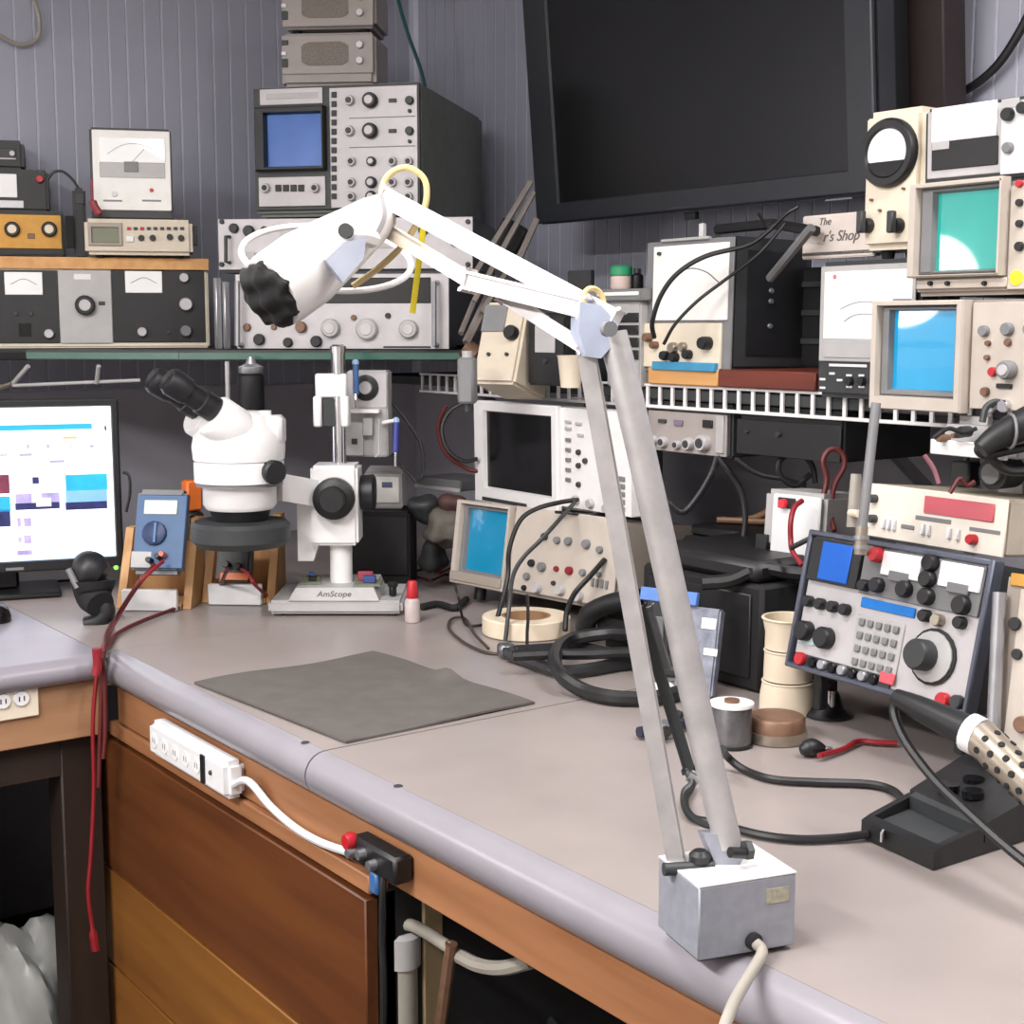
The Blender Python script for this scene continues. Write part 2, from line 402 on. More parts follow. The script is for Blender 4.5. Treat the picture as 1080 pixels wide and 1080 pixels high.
# outlet plate and white tab on the side desk apron
D = Dev('wall_outlet', 'cream outlet plate on the side desk apron', 'outlet', (-20, 714, 35, 755), 2.36, 0)
D.o = Vector((D.o.x, LY + .0245, D.o.z)); D.e.location = D.o
D.e.parent = None
G().box(-D.w / 2, D.w / 2, -.006, 0, 0, D.h, .002).build('plate', M_CREAM, D.e)
for sx in (.013, -.017):
    f = G().lathe([(.013, 0), (.012, .004)], (sx, -.006, D.h * .52), (0, -1, 0), 16).build('socket', M_WHITEP, D.e)
    for k in (-.004, .004): G().box(sx + k - .001, sx + k + .001, -.0105, -.009, D.h * .52 - .004, D.h * .52 + .004).build('slot', M_BLACK, f)
p = Y(86, 711, LY + .024)
G().box(p.x - .03, p.x + .028, LY + .012, LY + .0245, p.z - .009, p.z + .008, .003, seg=2).build('cable_clip', M_WHITEP, None, 'white plastic strip clip under the edge of the side desk', 'clip')

# ------------------------------------------------------------------ shelves
SZ = 1.34
e3 = empty('wall_shelf', 'long right wall shelf with white slotted metal lip', 'shelf', Matrix.Translation((1.75, 1.0, SZ)))
g = G().box(0.0, WX - 1.752, -.6, 1.95, -.02, 0, .002); g.build('board', M_DGREY, e3)
G().box(-.006, 0, -.6, 1.72, -.036, -.030, .001).build('bottom_rail', M_WHITE, e3)
G().box(-.006, 0, -.6, 1.72, .003, .008, .001).build('top_rail', M_WHITE, e3)
s0 = G().box(-.005, -.001, -.0034, .0034, -.030, .003).build('slat', M_WHITE, e3)
k = 0; yy = 1.71
while yy > -.1:
    o = s0 if k == 0 else s0.copy()
    if k: COL.objects.link(o)
    o.location = (0, yy, 0); yy -= .033; k += 1
for yb in (.05, .56, 1.66):
    G().box(.06, .448, yb, yb + .02, -.026, -.0205).build('bracket_arm', M_GREY, e3); G().box(.442, .448, yb, yb + .02, -.30, -.026).build('bracket_foot', M_GREY, e3)
    G().prism([(.10, yb + .002, -.026), (.125, yb + .002, -.026), (.442, yb + .002, -.25), (.442, yb + .002, -.275)], (0, .016, 0)).build('bracket_strut', M_GREY, e3)
CZ = 1.402
e4 = empty('corner_shelf', 'dark back wall shelf with greenish glass front edge', 'shelf', Matrix.Translation((1.0, 3.2, CZ)))
poly = [(-.9, 3.08), (.98, 3.08), (1.22, 2.83), (1.70, 2.46), (2.02, 2.46), (2.198, 2.7), (2.198, WY - .003), (-.9, WY - .003)]
G().prism([(x_ - 1, y_ - 3.2, -.022) for x_, y_ in poly], (0, 0, .022)).build('board', M_DGREY, e4)
def edge_strip(a, b):
    a, b = Vector((*a, 0)), Vector((*b, 0)); d = (b - a).normalized(); nrm = Vector((d.y, -d.x, 0))
    return [a + nrm * .001, b + nrm * .001, b + nrm * .007, a + nrm * .007]
for a, b, m in (((.98, 3.08), (1.22, 2.83), M_GLASS), ((1.22, 2.83), (1.70, 2.46), M_GLASS), ((-.9, 3.08), (.98, 3.08), M_BLACK)):
    G().prism([(q.x - 1, q.y - 3.2, -.019) for q in edge_strip(a, b)], (0, 0, .014)).build('edge_strip', m, e4)
# rail under the corner shelf
hang = P(0, 409, 3.1); 
e5 = empty('hanging_rail', 'thin white pipe rail hanging below the back wall shelf', 'rail', Matrix.Translation(P(60, 405, 3.05)))
o5 = e5.matrix_world.translation
G().tube([P(-60, 410, 3.05) - o5, P(148, 401, 3.05) - o5], .004, smooth=0).build('pipe', M_LGREY, e5)
for xx, x2 in ((14, 30), (102, 104)): G().tube([P(x2, 386, 3.02) - o5 , P(xx, 404, 3.05) - o5], .005, smooth=0).build('hook', M_LGREY, e5)
G().tube([P(-10, 413, 3.05) - o5, P(12, 405, 3.045) - o5], .006, smooth=0).build('clip', M_BRASS, e5)
cable('shelf_post', 'thin grey steel post below the corner shelf edge', [Vector((P(241, 440, 2.98).x, P(241, 440, 2.98).y, CZ - .023)), Vector((P(241, 440, 2.98).x, P(241, 440, 2.98).y, BZ + .001))], .005, M_LGREY, 'post', smooth=0)
# two aluminium uprights beside the receiver
for i, (xa, yt) in enumerate(((229, 293), (238, 297))):
    a = P(xa, yt, 3.02); b = P(xa + 1, 364, 3.02)
    G().box(a.x - .007, a.x + .007, a.y - .006, a.y + .006, CZ + .001, a.z, .002).build('metal_upright', M_ALU, None, ['taller light aluminium upright beside the receiver', 'shorter aluminium upright nearer the signal generator'][i], 'upright')

# ------------------------------------------------------------------ back wall shelf, left
# receiver
D = Dev('radio_receiver', 'wide receiver with wood top, black and white panels on the back shelf', 'receiver', (-36, 272, 220, 364), 3.15, 22, zb=CZ + .002)
D.body(M_CREAM, .27, .004)
D.panel('wood_top', (-36, 271.5, 220, 284), M_PINEY, .010)
RT_Z = D.o.z + D.h
lp = D.panel('front_panel', (-34, 285, 62, 362), M_BLACK, .004); cp = D.panel('front_panel', (62.5, 285, 118, 362), M_LGREY, .005); rp_ = D.panel('front_panel', (118.5, 285, 216, 361), M_BLACK, .004)
for b in ((5, 287, 45, 311), (132, 286, 171, 309)):
    f = D.panel('meter', b, M_METER, .006, parent=None)
    x0, x1, z0, z1 = D.rect(b); w_ = x1 - x0
    G().tube([(x0 + w_ * .15, -.0062, z0 + (z1 - z0) * .45), (x0 + w_ * .5, -.0062, z0 + (z1 - z0) * .7), (x0 + w_ * .85, -.0062, z0 + (z1 - z0) * .45)], .0007, 4).build('scale', M_DGREY, f)
D.knob(90, 322, 10.5, M_BLACK, cap=M_SILV, y0=.005, ln=.018)
D.knobs([(194, 293), (150, 350), (52, 352)], 5, M_SILV, y0=.004)
D.knobs([(196, 321)], 7, M_SILV, y0=.004); D.knobs([(196, 349)], 6, M_GREY, y0=.004)
D.panel('badge', (78, 289, 96, 295), M_WHITEP, .001, y=-.005)
D.panel('mark', (104, 318, 111, 322), M_DGREY, .001, y=-.005)
for xx in (17, 33): D.btn(xx, 331, 4, 4, M_DGREY, y0=.004)
D.panel('window', (20, 341, 33, 355), M_BLACKG, .001, y=-.004)
D.btn(178, 350, 4, 4, M_DGREY, y0=.004)
# gold fronted amplifier
D = Dev('amplifier', 'small black amplifier with gold front and two round knobs', 'amplifier', (-44, 222, 67, 263), 3.2, 20, zb=RT_Z + .009)
D.body(M_BLACK, .18, .003); D.feet(M_BLACKM, .008)
D.panel('front_panel', (-42, 226, 65, 262), M_GOLD, .004)
D.knobs([(13, 242), (52, 242)], 8, M_BLACK, y0=.004, cap=M_CREAM, ln=.012); D.panel('badge', (29, 246, 37, 252), M_BROWN, .001, y=-.004)
AZ = D.o.z + D.h
D = Dev('panel_meter', 'black boxed panel meter with white dial and small red lamp', 'meter', (-36, 178, 51, 222), 3.22, 20, zb=AZ + .001)
D.body(M_BLACK, .13, .006)
D.panel('dial', (-30, 183, 18, 208), M_METER, .004); D.panel('label_strip', (-34, 211, 25, 219), M_WHITEP, .002); D.knob(42, 189, 4, M_RED, name='lamp')
BZ2 = D.o.z + D.h
D = Dev('black_radio', 'small black box with silver strip on top of the stack', 'radio', (-36, 147, 25, 177.5), 3.23, 20, zb=BZ2 + .001)
D.body(M_BLACK, .1, .008); D.panel('display', (-30, 156, 17, 167), M_DGREY, .002); D.panel('trim_strip', (-30, 166, 17, 168), M_SILV, .003)
D.knob(13, 162, 3, M_SILV)
# black handset with lead
D = Dev('handset', 'upright black handset with curly top lead beside the gold amplifier', 'handset', (77, 198, 91, 262), 3.2, 20, zb=RT_Z + .001)
D.body(M_BLACK, .035, .006); D.panel('grille', (79, 203, 89, 215), M_DGREY, .002); D.panel('plug_end', (69, 228, 78, 262), M_BLACKM, .012)
G().tube([D.inv(P(a, b, 3.2)) for a, b in ((83, 199), (76, 189), (66, 181), (56, 182), (50, 190))], .003).build('lead', M_BLACK, D.e)
# bench multimeter and analog meter on it
D = Dev('bench_multimeter', 'low beige bench multimeter with small LCD under the white analog meter', 'multimeter', (89, 231, 203, 267), 3.12, 24, zb=RT_Z + .006)
D.body(M_BEIGE, .16, .008); D.feet(M_BLACKM, .006)
D.bezel('bezel', (93, 235, 129, 259), (97, 240, 125, 256), M_TEKD, .005); D.panel('display', (97, 240, 125, 256), M_LCD, .001)
for k in range(9): D.btn(136 + k * 7, 241, 4, 3, M_RED if k in (0, 2) else M_DGREY)
D.knobs([(149, 251), (161, 251), (179, 250), (191, 251)], 3.2, M_BLACK); D.btn(137, 252, 8, 6, M_WHITEP)
D.panel('handle', (203, 238, 208, 258), M_BLACK, .03, y=.05)
MZ = D.o.z + D.h
D = Dev('analog_meter', 'upright white faced analog meter in a thin black case', 'meter', (95, 135, 181, 224), 3.14, 24, 4, zb=MZ + .001)
D.body(M_BLACK, .06, .004)
D.panel('face_plate', (98, 138, 180, 222), M_PAPER, .004)
f = D.panel('dial', (105, 146, 174, 172), M_METER, .006); D.panel('lower_window', (105, 172, 174, 188), M_LGREY, .006); D.panel('pivot_cover', (131, 171, 146, 182), M_GREY, .008)
G().tube([(*D.L(a, b), 0) for a, b in ()] or [Vector((D.L(a, b)[0], -.0066, D.L(a, b)[1])) for a, b in ((113, 163), (126, 155), (140, 152), (154, 155), (167, 163))], .0006, 4).build('scale', M_GREY, f)
G().tube([Vector((D.L(a, b)[0], -.0066, D.L(a, b)[1])) for a, b in ((139, 172), (152, 158))], .0005, 4, 0).build('needle', M_DGREY, f)
D.knobs([(121, 205)], 3, M_SILV); D.knobs([(160, 201)], 2.2, M_RED)
for xx in (119, 160): D.panel('legend', (xx - 10, 211, xx + 10, 213), M_GREY, .0005, y=-.004)
cable('red_test_plug', 'short red plug and lead hanging beside the white analog meter', [P(97, 190, 3.09), P(97, 205, 3.09), P(99, 216, 3.09), P(105, 226, 3.09)], lambda s: .003 + .006 * (s > .55), M_REDW, 'plug')

# ------------------------------------------------------------------ corner stack
D = Dev('signal_generator', 'silver signal generator with dark window and side handles on the corner shelf', 'signal generator', (250, 287, 474, 369), 3.0, 44, zb=CZ + .008)
D.body(M_DGREY, .34, .005); D.feet(M_BLACKM, .007)
D.panel('front_panel', (250, 289, 474, 368), M_SILV, .006)
D.panel('window', (296, 293, 455, 320), M_BLACKG, .002, y=-.006)
D.knobs([(350, 346, 10), (388, 347, 11.5), (432, 347, 10)], 10, M_LGREY, y0=.006, ln=.014, cap=M_SILV); D.knobs([(319, 345, 6)], 6, M_BROWN, y0=.006)
D.knobs([(275, 358, 6), (335, 360, 6), (305, 361, 5), (410, 333, 3)], 5, M_BLACK, y0=.006)
D.knobs([(262, 345, 4), (290, 345, 3), (374, 335, 3)], 5, M_BROWN, y0=.006); D.panel('slot', (405, 365, 455, 367), M_DGREY, .002, y=-.006)
for xx in (461, 256):
    p0 = D.L(xx, 298); p1 = D.L(xx, 364)
    G().tube([(p0[0], -.006, p0[1]), (p0[0], -.035, p0[1]), (p1[0], -.035, p1[1]), (p1[0], -.006, p1[1])], .006, 8, 0).build('handle', M_ALU, D.e)
G1 = D.o.z + D.h
D = Dev('rack_generator', 'white rack panel instrument with corner bolts below the big oscilloscope', 'instrument', (231, 230, 499, 284), 3.05, 44, zb=G1 + .003)
D.body(M_DGREY, .33, .004); D.panel('front_panel', (231, 230, 499, 284), M_SILV, .005)
D.knobs([(235, 234), (235, 279), (494, 234), (494, 279)], 2.6, M_BLACK, name='bolt', y0=.005)
D.knobs([(248, 241, 5), (264, 244, 6), (280, 243, 4), (447, 243, 5), (470, 240, 4), (480, 255, 5)], 5, M_BLACK, y0=.005)
p0 = D.L(243, 250); p1 = D.L(243, 277)
G().tube([(p0[0], -.005, p0[1]), (p0[0], -.03, p0[1]), (p1[0], -.03, p1[1]), (p1[0], -.005, p1[1])], .004, 8, 0).build('handle', M_DGREY, D.e)
D.panel('scale_plate', (296, 240, 420, 262), M_LGREY, .002, y=-.005); D.btn(265, 270, 10, 8, M_LGREY, y0=.005)
D.panel('switch_row', (295, 268, 380, 274), M_GREY, .002, y=-.005)
G2 = D.o.z + D.h
D = Dev('large_oscilloscope', 'large dark cased oscilloscope with blue screen facing out of the corner', 'oscilloscope', (269, 89, 444, 222), 3.12, 49, 0, zb=G2 + .012)
D.body(M_DGREEN, .56, .008); D.feet(M_BLACKM, .011)
D.panel('front_frame', (270, 91, 444, 221), M_DGREY, .008)
D.panel('label_plate', (276, 94, 342, 111), M_SILV, .004, y=-.008); D.panel('brand_strip', (283, 99, 337, 105), M_LGREY, .001, y=-.012)
D.bezel('screen_hood', (273, 114, 346, 181), (284, 121, 342, 176), M_BLACK, .02, y=-.008)
D.panel('screen', (284, 121, 342, 176), M_BIGSCR, .001, y=-.0085)
D.panel('lower_plate', (275, 187, 345, 218), M_SILV, .004, y=-.008)
D.knobs([(283, 199), (335, 199)], 5, M_SILV, y0=.012, cap=M_BLACK)
for k in range(4): D.btn(296 + k * 8, 199, 6, 7, M_BLACK, y0=.012)
D.panel('control_panel', (350, 92, 442, 219), M_SILV, .004, y=-.008)
for k in range(12): D.btn(354.5, 101 + k * 9.7, 5, 6, M_BLACK, y0=.012)
for yy in (107, 139):
    D.knobs([(371, yy)], 5.5, M_SILV, y0=.012, cap=M_DGREY); D.knobs([(393, yy)], 8, M_BLACK, y0=.012, cap=M_SILV); D.btn(416, yy, 8, 4, M_DGREY, y0=.012); D.knobs([(434, yy)], 4.5, M_DGREY, y0=.012); D.knobs([(434, yy + 11)], 2, M_BLACK, y0=.012)
for yy in (171, 193, 208):
    D.knobs([(373, yy), (416, yy), (433, yy)], 4.8, M_SILV, y0=.012, cap=M_BLACK); D.knobs([(394, yy)], 6 if yy > 180 else 5, M_BLACK, y0=.012, cap=M_SILV)
D.panel('divider', (370, 124, 440, 125), M_GREY, .001, y=-.012); D.panel('divider', (370, 155, 440, 156), M_GREY, .001, y=-.012)
S1 = D.o.z + D.h
def spk(box, zb, label):
    D = Dev('speaker_box', label, 'speaker', box, 3.2, 42, 0, zb=zb, group='grey speaker boxes in the corner')
    D.body(M_SPK, .16, .010); D.feet(M_BLACKM, .011)
    y0, y1 = box[1], box[3]; h = y1 - y0; f = lambda k: y0 + h * k
    D.panel('front_plate', (297.5, f(.06), 394, f(.96)), M_SPK, .004, bev=.002)
    c = D.L(343, f(.5)); p = D.px(343, f(.5)); g = G()
    u = [(c[0] + 25 * p * max(-1, min(1, 1.25 * math.cos(a))), -.004, c[1] + h * .26 * p * max(-1, min(1, 1.2 * math.sin(a)))) for a in [2 * math.pi * k / 32 for k in range(32)]]
    q = []
    for v in u:
        if not q or (Vector(v) - Vector(q[-1])).length > 1e-5: q.append(v)
    g.prism(q, (0, -.002, 0)).build('grille', M_SPKG, D.e)
    D.knobs([(380, f(.30)), (380, f(.66))], 4, M_SILV, y0=.004); D.btn(301, f(.25), 7, 5, M_DGREY, y0=.004); D.btn(301, f(.72), 6, 9, M_DGREY, y0=.004); D.btn(300, f(.5), 5, 4, M_WHITEP, y0=.004)
    return D.o.z + D.h
s2 = spk((296, 34, 396, 80), S1 + .013, 'lower grey speaker box with oval grille on the big oscilloscope')
spk((296, -17, 396, 30), s2 + .012, 'upper grey speaker box cut by the top of the picture')
cable('teal_cable', 'teal cable dropping down the wall behind the speaker boxes', [P(410, -60, 3.7), P(419, -5, 3.7), P(430, 35, 3.7), P(446, 82, 3.72), P(456, 140, 3.75)], .005, M_TEAL)
cable('white_loop_cord', 'off white cord looping down from the top left corner', [Y(20, -30, WY - .01), Y(36, 0, WY - .01), Y(42, 25, WY - .01), Y(38, 42, WY - .01), Y(22, 47, WY - .01), Y(4, 40, WY - .01), Y(-25, 20, WY - .01)], .005, M_CORD)

# ------------------------------------------------------------------ television on the right wall
D = Dev('television', 'large wall mounted flat television with dark blank screen', 'television', (556, -110, 924, 221), 2.72, 90, -5)
D.body(M_TVGREY, .055, .006)
D.bezel('bezel', (557, -109, 923, 220), (581, -95, 893, 197), M_TVGREY, .008)
D.panel('screen', (580, -96, 894, 198), mat('television screen', (14, 14, 16), .3, var=.05), .002)
D.panel('brand_mark', (707, 218, 732, 220.5), M_DGREY, .001, y=-.008); D.panel('button_row', (874, 209, 902, 211), M_GREY, .001, y=-.008)
D.panel('sensor', (718, 224, 730, 232), M_BLACK, .012, y=.02)
x1 = D.w / 2
G().box(x1 - .30, x1 - .02, .056, .12, .08, D.h - .1, .01).build('rear_housing', M_BLACK, D.e)
p = D.inv((WX - .004, 1.72, 1.72))
G().box(x1 - .10, x1 + .045, .122, .185, -.02, D.h, .003).build('wall_bracket', mat('dark brown bracket', (44, 32, 32), .6), D.e)
p = X(741, 240, 1.99); G().box(p.x - .006, p.x + .006, p.y - .006, p.y + .006, p.z - .03, p.z + .008, .002, M=None).build('dongle', M_WHITE, None, 'small white stick plugged in under the television', 'dongle')

# ------------------------------------------------------------------ items on the right wall shelf
# folded arm lamp leaning in the corner
e = empty('folded_lamp_arm', 'folded grey spring arm leaning by the television', 'lamp arm', Matrix.Translation(P(510, 372, 2.95)))
oo = e.matrix_world.translation
for a, b, r_, m in (((494, 300), (560, 192), .006, 'a'), ((500, 318), (563, 203), .006, 'b'), ((540, 290), (566, 232), .007, 'c'), ((492, 362), (522, 300), .010, 'd'), ((486, 352), (500, 318), .006, 'e'), ((508, 330), (545, 270), .006, 'f')):
    G().tube([P(*a, 2.85) - oo, P(*b, 2.9) - oo], r_, 6, 0).build('arm_bar', mat('aged grey enamel', (116, 108, 104), .5, var=.1), e)
G().box(-.03, .03, -.02, .02, -.045, .045, .006, M=Matrix.Translation(P(534, 256, 2.93) - oo) @ Matrix.Rotation(R(-36), 4, 'Z') @ Matrix.Rotation(R(30), 4, 'Y')).build('joint_block', M_BLACKM, e)
G().cyl(P(490, 366, 2.86) - oo, P(502, 375, 2.86) - oo, .02, n=12).build('pivot', M_BROWN, e)
# beige angled instrument
D = Dev('beige_tester', 'tilted beige tester with one black knob beside the lamp arm', 'tester', (506, 318, 551, 386), 2.72, 70, 18, zb=SZ + .004)
D.body(M_BEIGE, .12, .006); D.panel('dark_top', (510, 322, 534, 350), M_GREY, .003); D.knob(541, 352, 8, M_BLACK); D.knobs([(516, 374, 2), (535, 374, 2)], 2, M_DGREY)
D = Dev('small_meter', 'small black meter box with grey display behind the elbow lamp', 'meter', (556, 334, 596, 388), 2.66, 85, 0, zb=SZ + .001)
D.body(M_BLACK, .08, .004); D.panel('display', (565, 343, 586, 372), M_LGREY, .003); D.knobs([(576, 381)], 2.5, M_DGREY)
p = P(602, 385, 2.58)
e = empty('plastic_mug', 'small cream beaker next to the black meter box', 'beaker', Matrix.Translation((p.x, p.y, SZ + .001)))
G().lathe([(.0, .004), (.018, .0), (.024, .055), (.026, .058), (.022, .056), (.016, .006)], n=18, caps=False).build('cup', M_CREAM, e)
G().torus((.024, 0, .03), (0, 1, 0), .013, .004, 16, 6).build('handle', M_CREAM, e)
# probe, boxes, jar, drawers
D = Dev('drawer_stack', 'stack of black drawers with pale fronts by the white power supply', 'drawers', (640, 318, 675, 385), 2.62, 90, 0, zb=SZ + .001)
D.body(M_LGREY, .14, .003)
for yy in (335, 348, 361, 374): D.panel('drawer', (642, yy - 5, 674, yy + 5), M_BLACK, .004)
DZ = D.o.z + D.h
D = Dev('cardboard_tray', 'flat grey brown tray lying on the drawer stack', 'tray', (616, 305, 676, 317), 2.62, 90, 0, zb=DZ + .001)
D.body(M_GREY, .16, .002); D.panel('paper_sheet', (630, 308, 674, 312), M_PAPER, .002)
TZ = D.o.z + D.h; 
p = P(655, 300, 2.66)
e = empty('jar', 'small pink jar with green cap on the tray', 'jar', Matrix.Translation((p.x, p.y, TZ + .001)))
G().lathe([(.018, 0), (.02, .004), (.02, .022), (.016, .026)], n=18).build('body', mat('pale pink plastic', (206, 186, 176), .5), e); G().lathe([(.021, .026), (.021, .04), (.016, .044)], n=18).build('cap', M_GREENP, e)
p = P(672, 300, 2.66); e = empty('dark_bottle', 'little dark bottle standing next to the green capped jar', 'bottle', Matrix.Translation((p.x, p.y, TZ + .001)))
G().lathe([(.011, 0), (.012, .003), (.012, .025), (.006, .03)], n=14).build('body', M_BLACK, e); G().lathe([(.007, .03), (.007, .038)], n=14).build('cap', M_DGREY, e)
D = Dev('black_notebook', 'black notebook leaning behind the elbow of the lamp', 'notebook', (598, 285, 624, 318), 2.75, 80, 0); D.body(M_BLACK, .01, .002)
D.panel('page_edge', (590, 300, 598, 322), M_PAPER, .006, y=.008)
p = X(570, 352, 1.86); G().box(p.x, p.x + .02, p.y - .3, p.y + .12, SZ + .001, SZ + .14, .003).build('cardboard_backing', M_DGREY, None, 'dark panel standing at the back of the right shelf', 'panel')

# board and white power supply
e = empty('wooden_board', 'plank on the shelf, pale end and red stained edge, under the power supply', 'board', Matrix.Translation((1.735, 1.75, SZ + .0085)))
ya = X(683, 402, 1.735).y; yb = X(757, 402, 1.735).y; yc = X(860, 402, 1.735).y
G().box(0, .3, yb - 1.75 + .0005, ya - 1.75, 0, .030, .002).build('plank', M_PINEY, e); G().box(0, .3, yc - 1.75, yb - 1.75, 0, .030, .002).build('plank', M_REDWOOD, e)
PZ = SZ + .0085 + .030
D = Dev('power_supply', 'tall black power supply with white front and looped leads', 'power supply', (683, 252, 774, 394), 2.5, 91, 1, zb=PZ + .001)
D.body(M_DGREY, .19, .004, name='case'); D.panel('front_frame', (683, 253, 774, 393), M_GREY, .004)
D.panel('blank_panel', (692, 258, 771, 338), M_PAPER, .004, y=-.004); D.panel('lower_panel', (681, 341, 764, 388), M_CREAM, .006, y=-.004)
D.panel('handle', (701, 251, 751, 254), M_LGREY, .01); D.knob(700, 268, 2, M_DGREY, name='screw', y0=.008)
D.knobs([(752, 362, 7)], 7, M_BLACK, y0=.01, ln=.02); D.knobs([(690, 356, 5), (697, 364, 4)], 5, M_BROWN, y0=.01, ln=.014, name='terminal')
D.knobs([(708, 375, 5), (718, 377, 5), (732, 374, 5)], 5, M_BLACK, y0=.01, ln=.014, name='terminal'); D.knobs([(716, 367, 6), (726, 366, 5)], 6, M_BRASS, y0=.01, name='terminal')
D.panel('blue_tray', (696, 382, 762, 391), mat('sky blue plastic', (60, 140, 180), .4), .012, y=-.008)
pr0 = D
xr = D.w / 2
G().box(xr, xr + .002, .03, .17, D.h * .1, D.h * .9).build('side_plate', M_BLACK, D.e)
for zz in (.52, .60, .33): G().lathe([(.005, 0), (.004, .004)], (xr + .002, .085, D.h * zz), (1, 0, 0), 10).build('screw', M_ALU, D.e)
def pc(a, t): return P(a[0], a[1], t)
cable('test_lead', 'thick black lead curving over the white power supply front', [P(690, 356, 2.44), P(688, 340, 2.42), P(697, 312, 2.40), P(715, 288, 2.38), P(745, 270, 2.36), P(790, 258, 2.34), P(815, 240, 2.33)], .0042, M_BLACK)
cable('test_lead', 'thin black lead rising diagonally across the white power supply', [P(700, 363, 2.44), P(712, 342, 2.42), P(735, 318, 2.40), P(765, 295, 2.38), P(800, 268, 2.34), P(828, 236, 2.33)], .003, M_BLACK)
cable('grey_wire', 'thin grey wire arching on the white power supply panel', [P(700, 305, 2.44), P(712, 290, 2.43), P(728, 283, 2.42), P(745, 287, 2.41), P(758, 298, 2.41)], .0012, M_GREY)
e = empty('black_clamp_bar', 'flat black bar with grey strut on top of the power supply', 'clamp', Matrix.Translation(P(800, 242, 2.42)))
oo = e.matrix_world.translation
G().tube([P(756, 242, 2.5) - oo, P(815, 236, 2.40) - oo, P(862, 244, 2.33) - oo], .009, 6, 0).build('bar', M_BLACK, e)
G().tube([P(856, 240, 2.30) - oo, P(812, 294, 2.42) - oo], .008, 8, 0).build('strut', M_GREY, e)
G().tube([P(800, 225, 2.35) - oo, P(812, 240, 2.36) - oo, P(830, 225, 2.34) - oo, P(842, 218, 2.33) - oo], .003, 6).build('wire', M_BLACK, e)
# black rack behind, between power supply and big meter
D = Dev('dark_rack', 'dark slatted case between power supply and large analog meter', 'case', (836, 282, 868, 398), 2.5, 90, 0, zb=PZ + .001); D.body(M_BLACK, .2, .004)
for yy in (300, 330, 360): D.panel('slat', (837, yy - 3, 867, yy + 3), M_DGREY, .004)

# large analog multimeter
D = Dev('analog_multimeter', 'large black analog multimeter with big white dial behind the scopes', 'multimeter', (861, 274, 968, 416), 2.15, 92, 0, zb=SZ + .001)
D.body(M_DGREY, .10, .008); D.panel('face', (866, 279, 966, 382), M_LGREY, .003)
f = D.panel('dial', (871, 285, 964, 358), M_METER, .005); D.panel('lower_dial', (871, 358, 964, 378), M_LGREY, .005)
for ys, sc in ((322, 1), (335, .85)):
    G().tube([Vector((D.L(a, b)[0], -.0056, D.L(a, b)[1])) for a, b in ((915 - 26 * sc, ys + 4), (902, ys - 2), (915, ys - 4), (928, ys - 2), (915 + 26 * sc, ys + 4))], .0006, 4).build('scale', M_GREY, f)
D.knob(883, 292, 2.5, mat('pink mark', (226, 120, 130), .5), name='mark', ln=.001, y0=.005)
D.panel('brand_strip', (875, 384, 915, 387), M_WHITEP, .001, y=-.001)
for xx, yy in ((868, 400), (878, 394), (886, 401), (868, 409), (896, 396), (896, 408), (909, 396), (909, 408)): D.btn(xx, yy, 6, 2.5, M_WHITEP, th=.002)
D.knobs([(897, 402), (910, 402), (922, 402)], 5, M_BLACK)
KZ = D.o.z + D.h
# sign and VTVM
D = Dev('shop_sign', 'off white board with handwritten shop lettering behind the round meter', 'sign', (846, 225, 922, 264), 2.32, 92, 0, zb=KZ + .012)
D.body(mat('sign board', (226, 214, 206), .6, var=.04), .02, .002, name='board')
D.panel('ledge', (846, 263, 966, 268), M_DGREY, .03, y=.03)
mI = mat('pencil grey ink', (112, 106, 106), .7)
def face_text(D, txt, x, y, size, m, sh=.2, off=.001, rot=0):
    a = D.L(x, y); M_ = Matrix.Translation((a[0], -off, a[1])) @ Matrix.Rotation(R(rot), 4, 'Y') @ Matrix.Rotation(R(90), 4, 'X')
    return text_mesh('lettering', txt, size, m, D.e, M_, sh)
face_text(D, 'The', 870, 234, .017, mI, .3); face_text(D, "r's Shop", 887, 249, .024, mI, .3)
D = Dev('vacuum_tube_voltmeter', 'cream voltmeter with round black meter and two pointer knobs', 'voltmeter', (909, 115, 972, 264), 2.1, 88, 0, zb=KZ + .014)
D.body(M_CREAM, .12, .010); D.feet(M_BLACKM, .012)
c = D.L(938.5, 161.5); s_ = D.px(938.5, 161.5)
rb = s_ * 36
G().lathe([(rb, 0), (rb, .006), (rb * .92, .012), (rb * .74, .012), (rb * .68, .006)], (c[0], 0, c[1]), (0, -1, 0), 36).build('meter_bezel', M_BLACK, D.e)
def disc_seg(cz_lo, cz_hi, r_, y_, m, nm):
    q = []
    for k in range(41):
        a = 2 * math.pi * k / 40; xx, zz = r_ * math.cos(a), r_ * math.sin(a); zz = min(max(zz, cz_lo * r_), cz_hi * r_); xx = math.copysign(min(abs(xx), math.sqrt(max(0, r_ * r_ - zz * zz))), xx)
        v = (c[0] + xx, y_, c[1] + zz)
        if not q or (Vector(v) - Vector(q[-1])).length > 1e-5: q.append(v)
    if (Vector(q[0]) - Vector(q[-1])).length < 1e-5: q.pop()
    return G().prism(q, (0, -.002, 0)).build(nm, m, D.e)
disc_seg(-.35, 1, rb * .69, -.005, M_METER, 'dial'); disc_seg(-1, -.37, rb * .69, -.008, M_BLACKG, 'dial_cover')
for xx in (916, 948):
    a = D.L(xx, 236); k = D.knob(xx, 238, 8, M_BLACK, ln=.012); q = D.px(xx, 236)
    G().box(a[0] - 4 * q, a[0] + 4 * q, -.024, -.012, a[1] - 10 * q, a[1] + 13 * q, .002).build('pointer', M_DGREY, k)
for xx, yy in ((920, 211), (954, 199), (929, 222)): D.knob(xx, yy, 1.5, M_BROWN, name='screw')
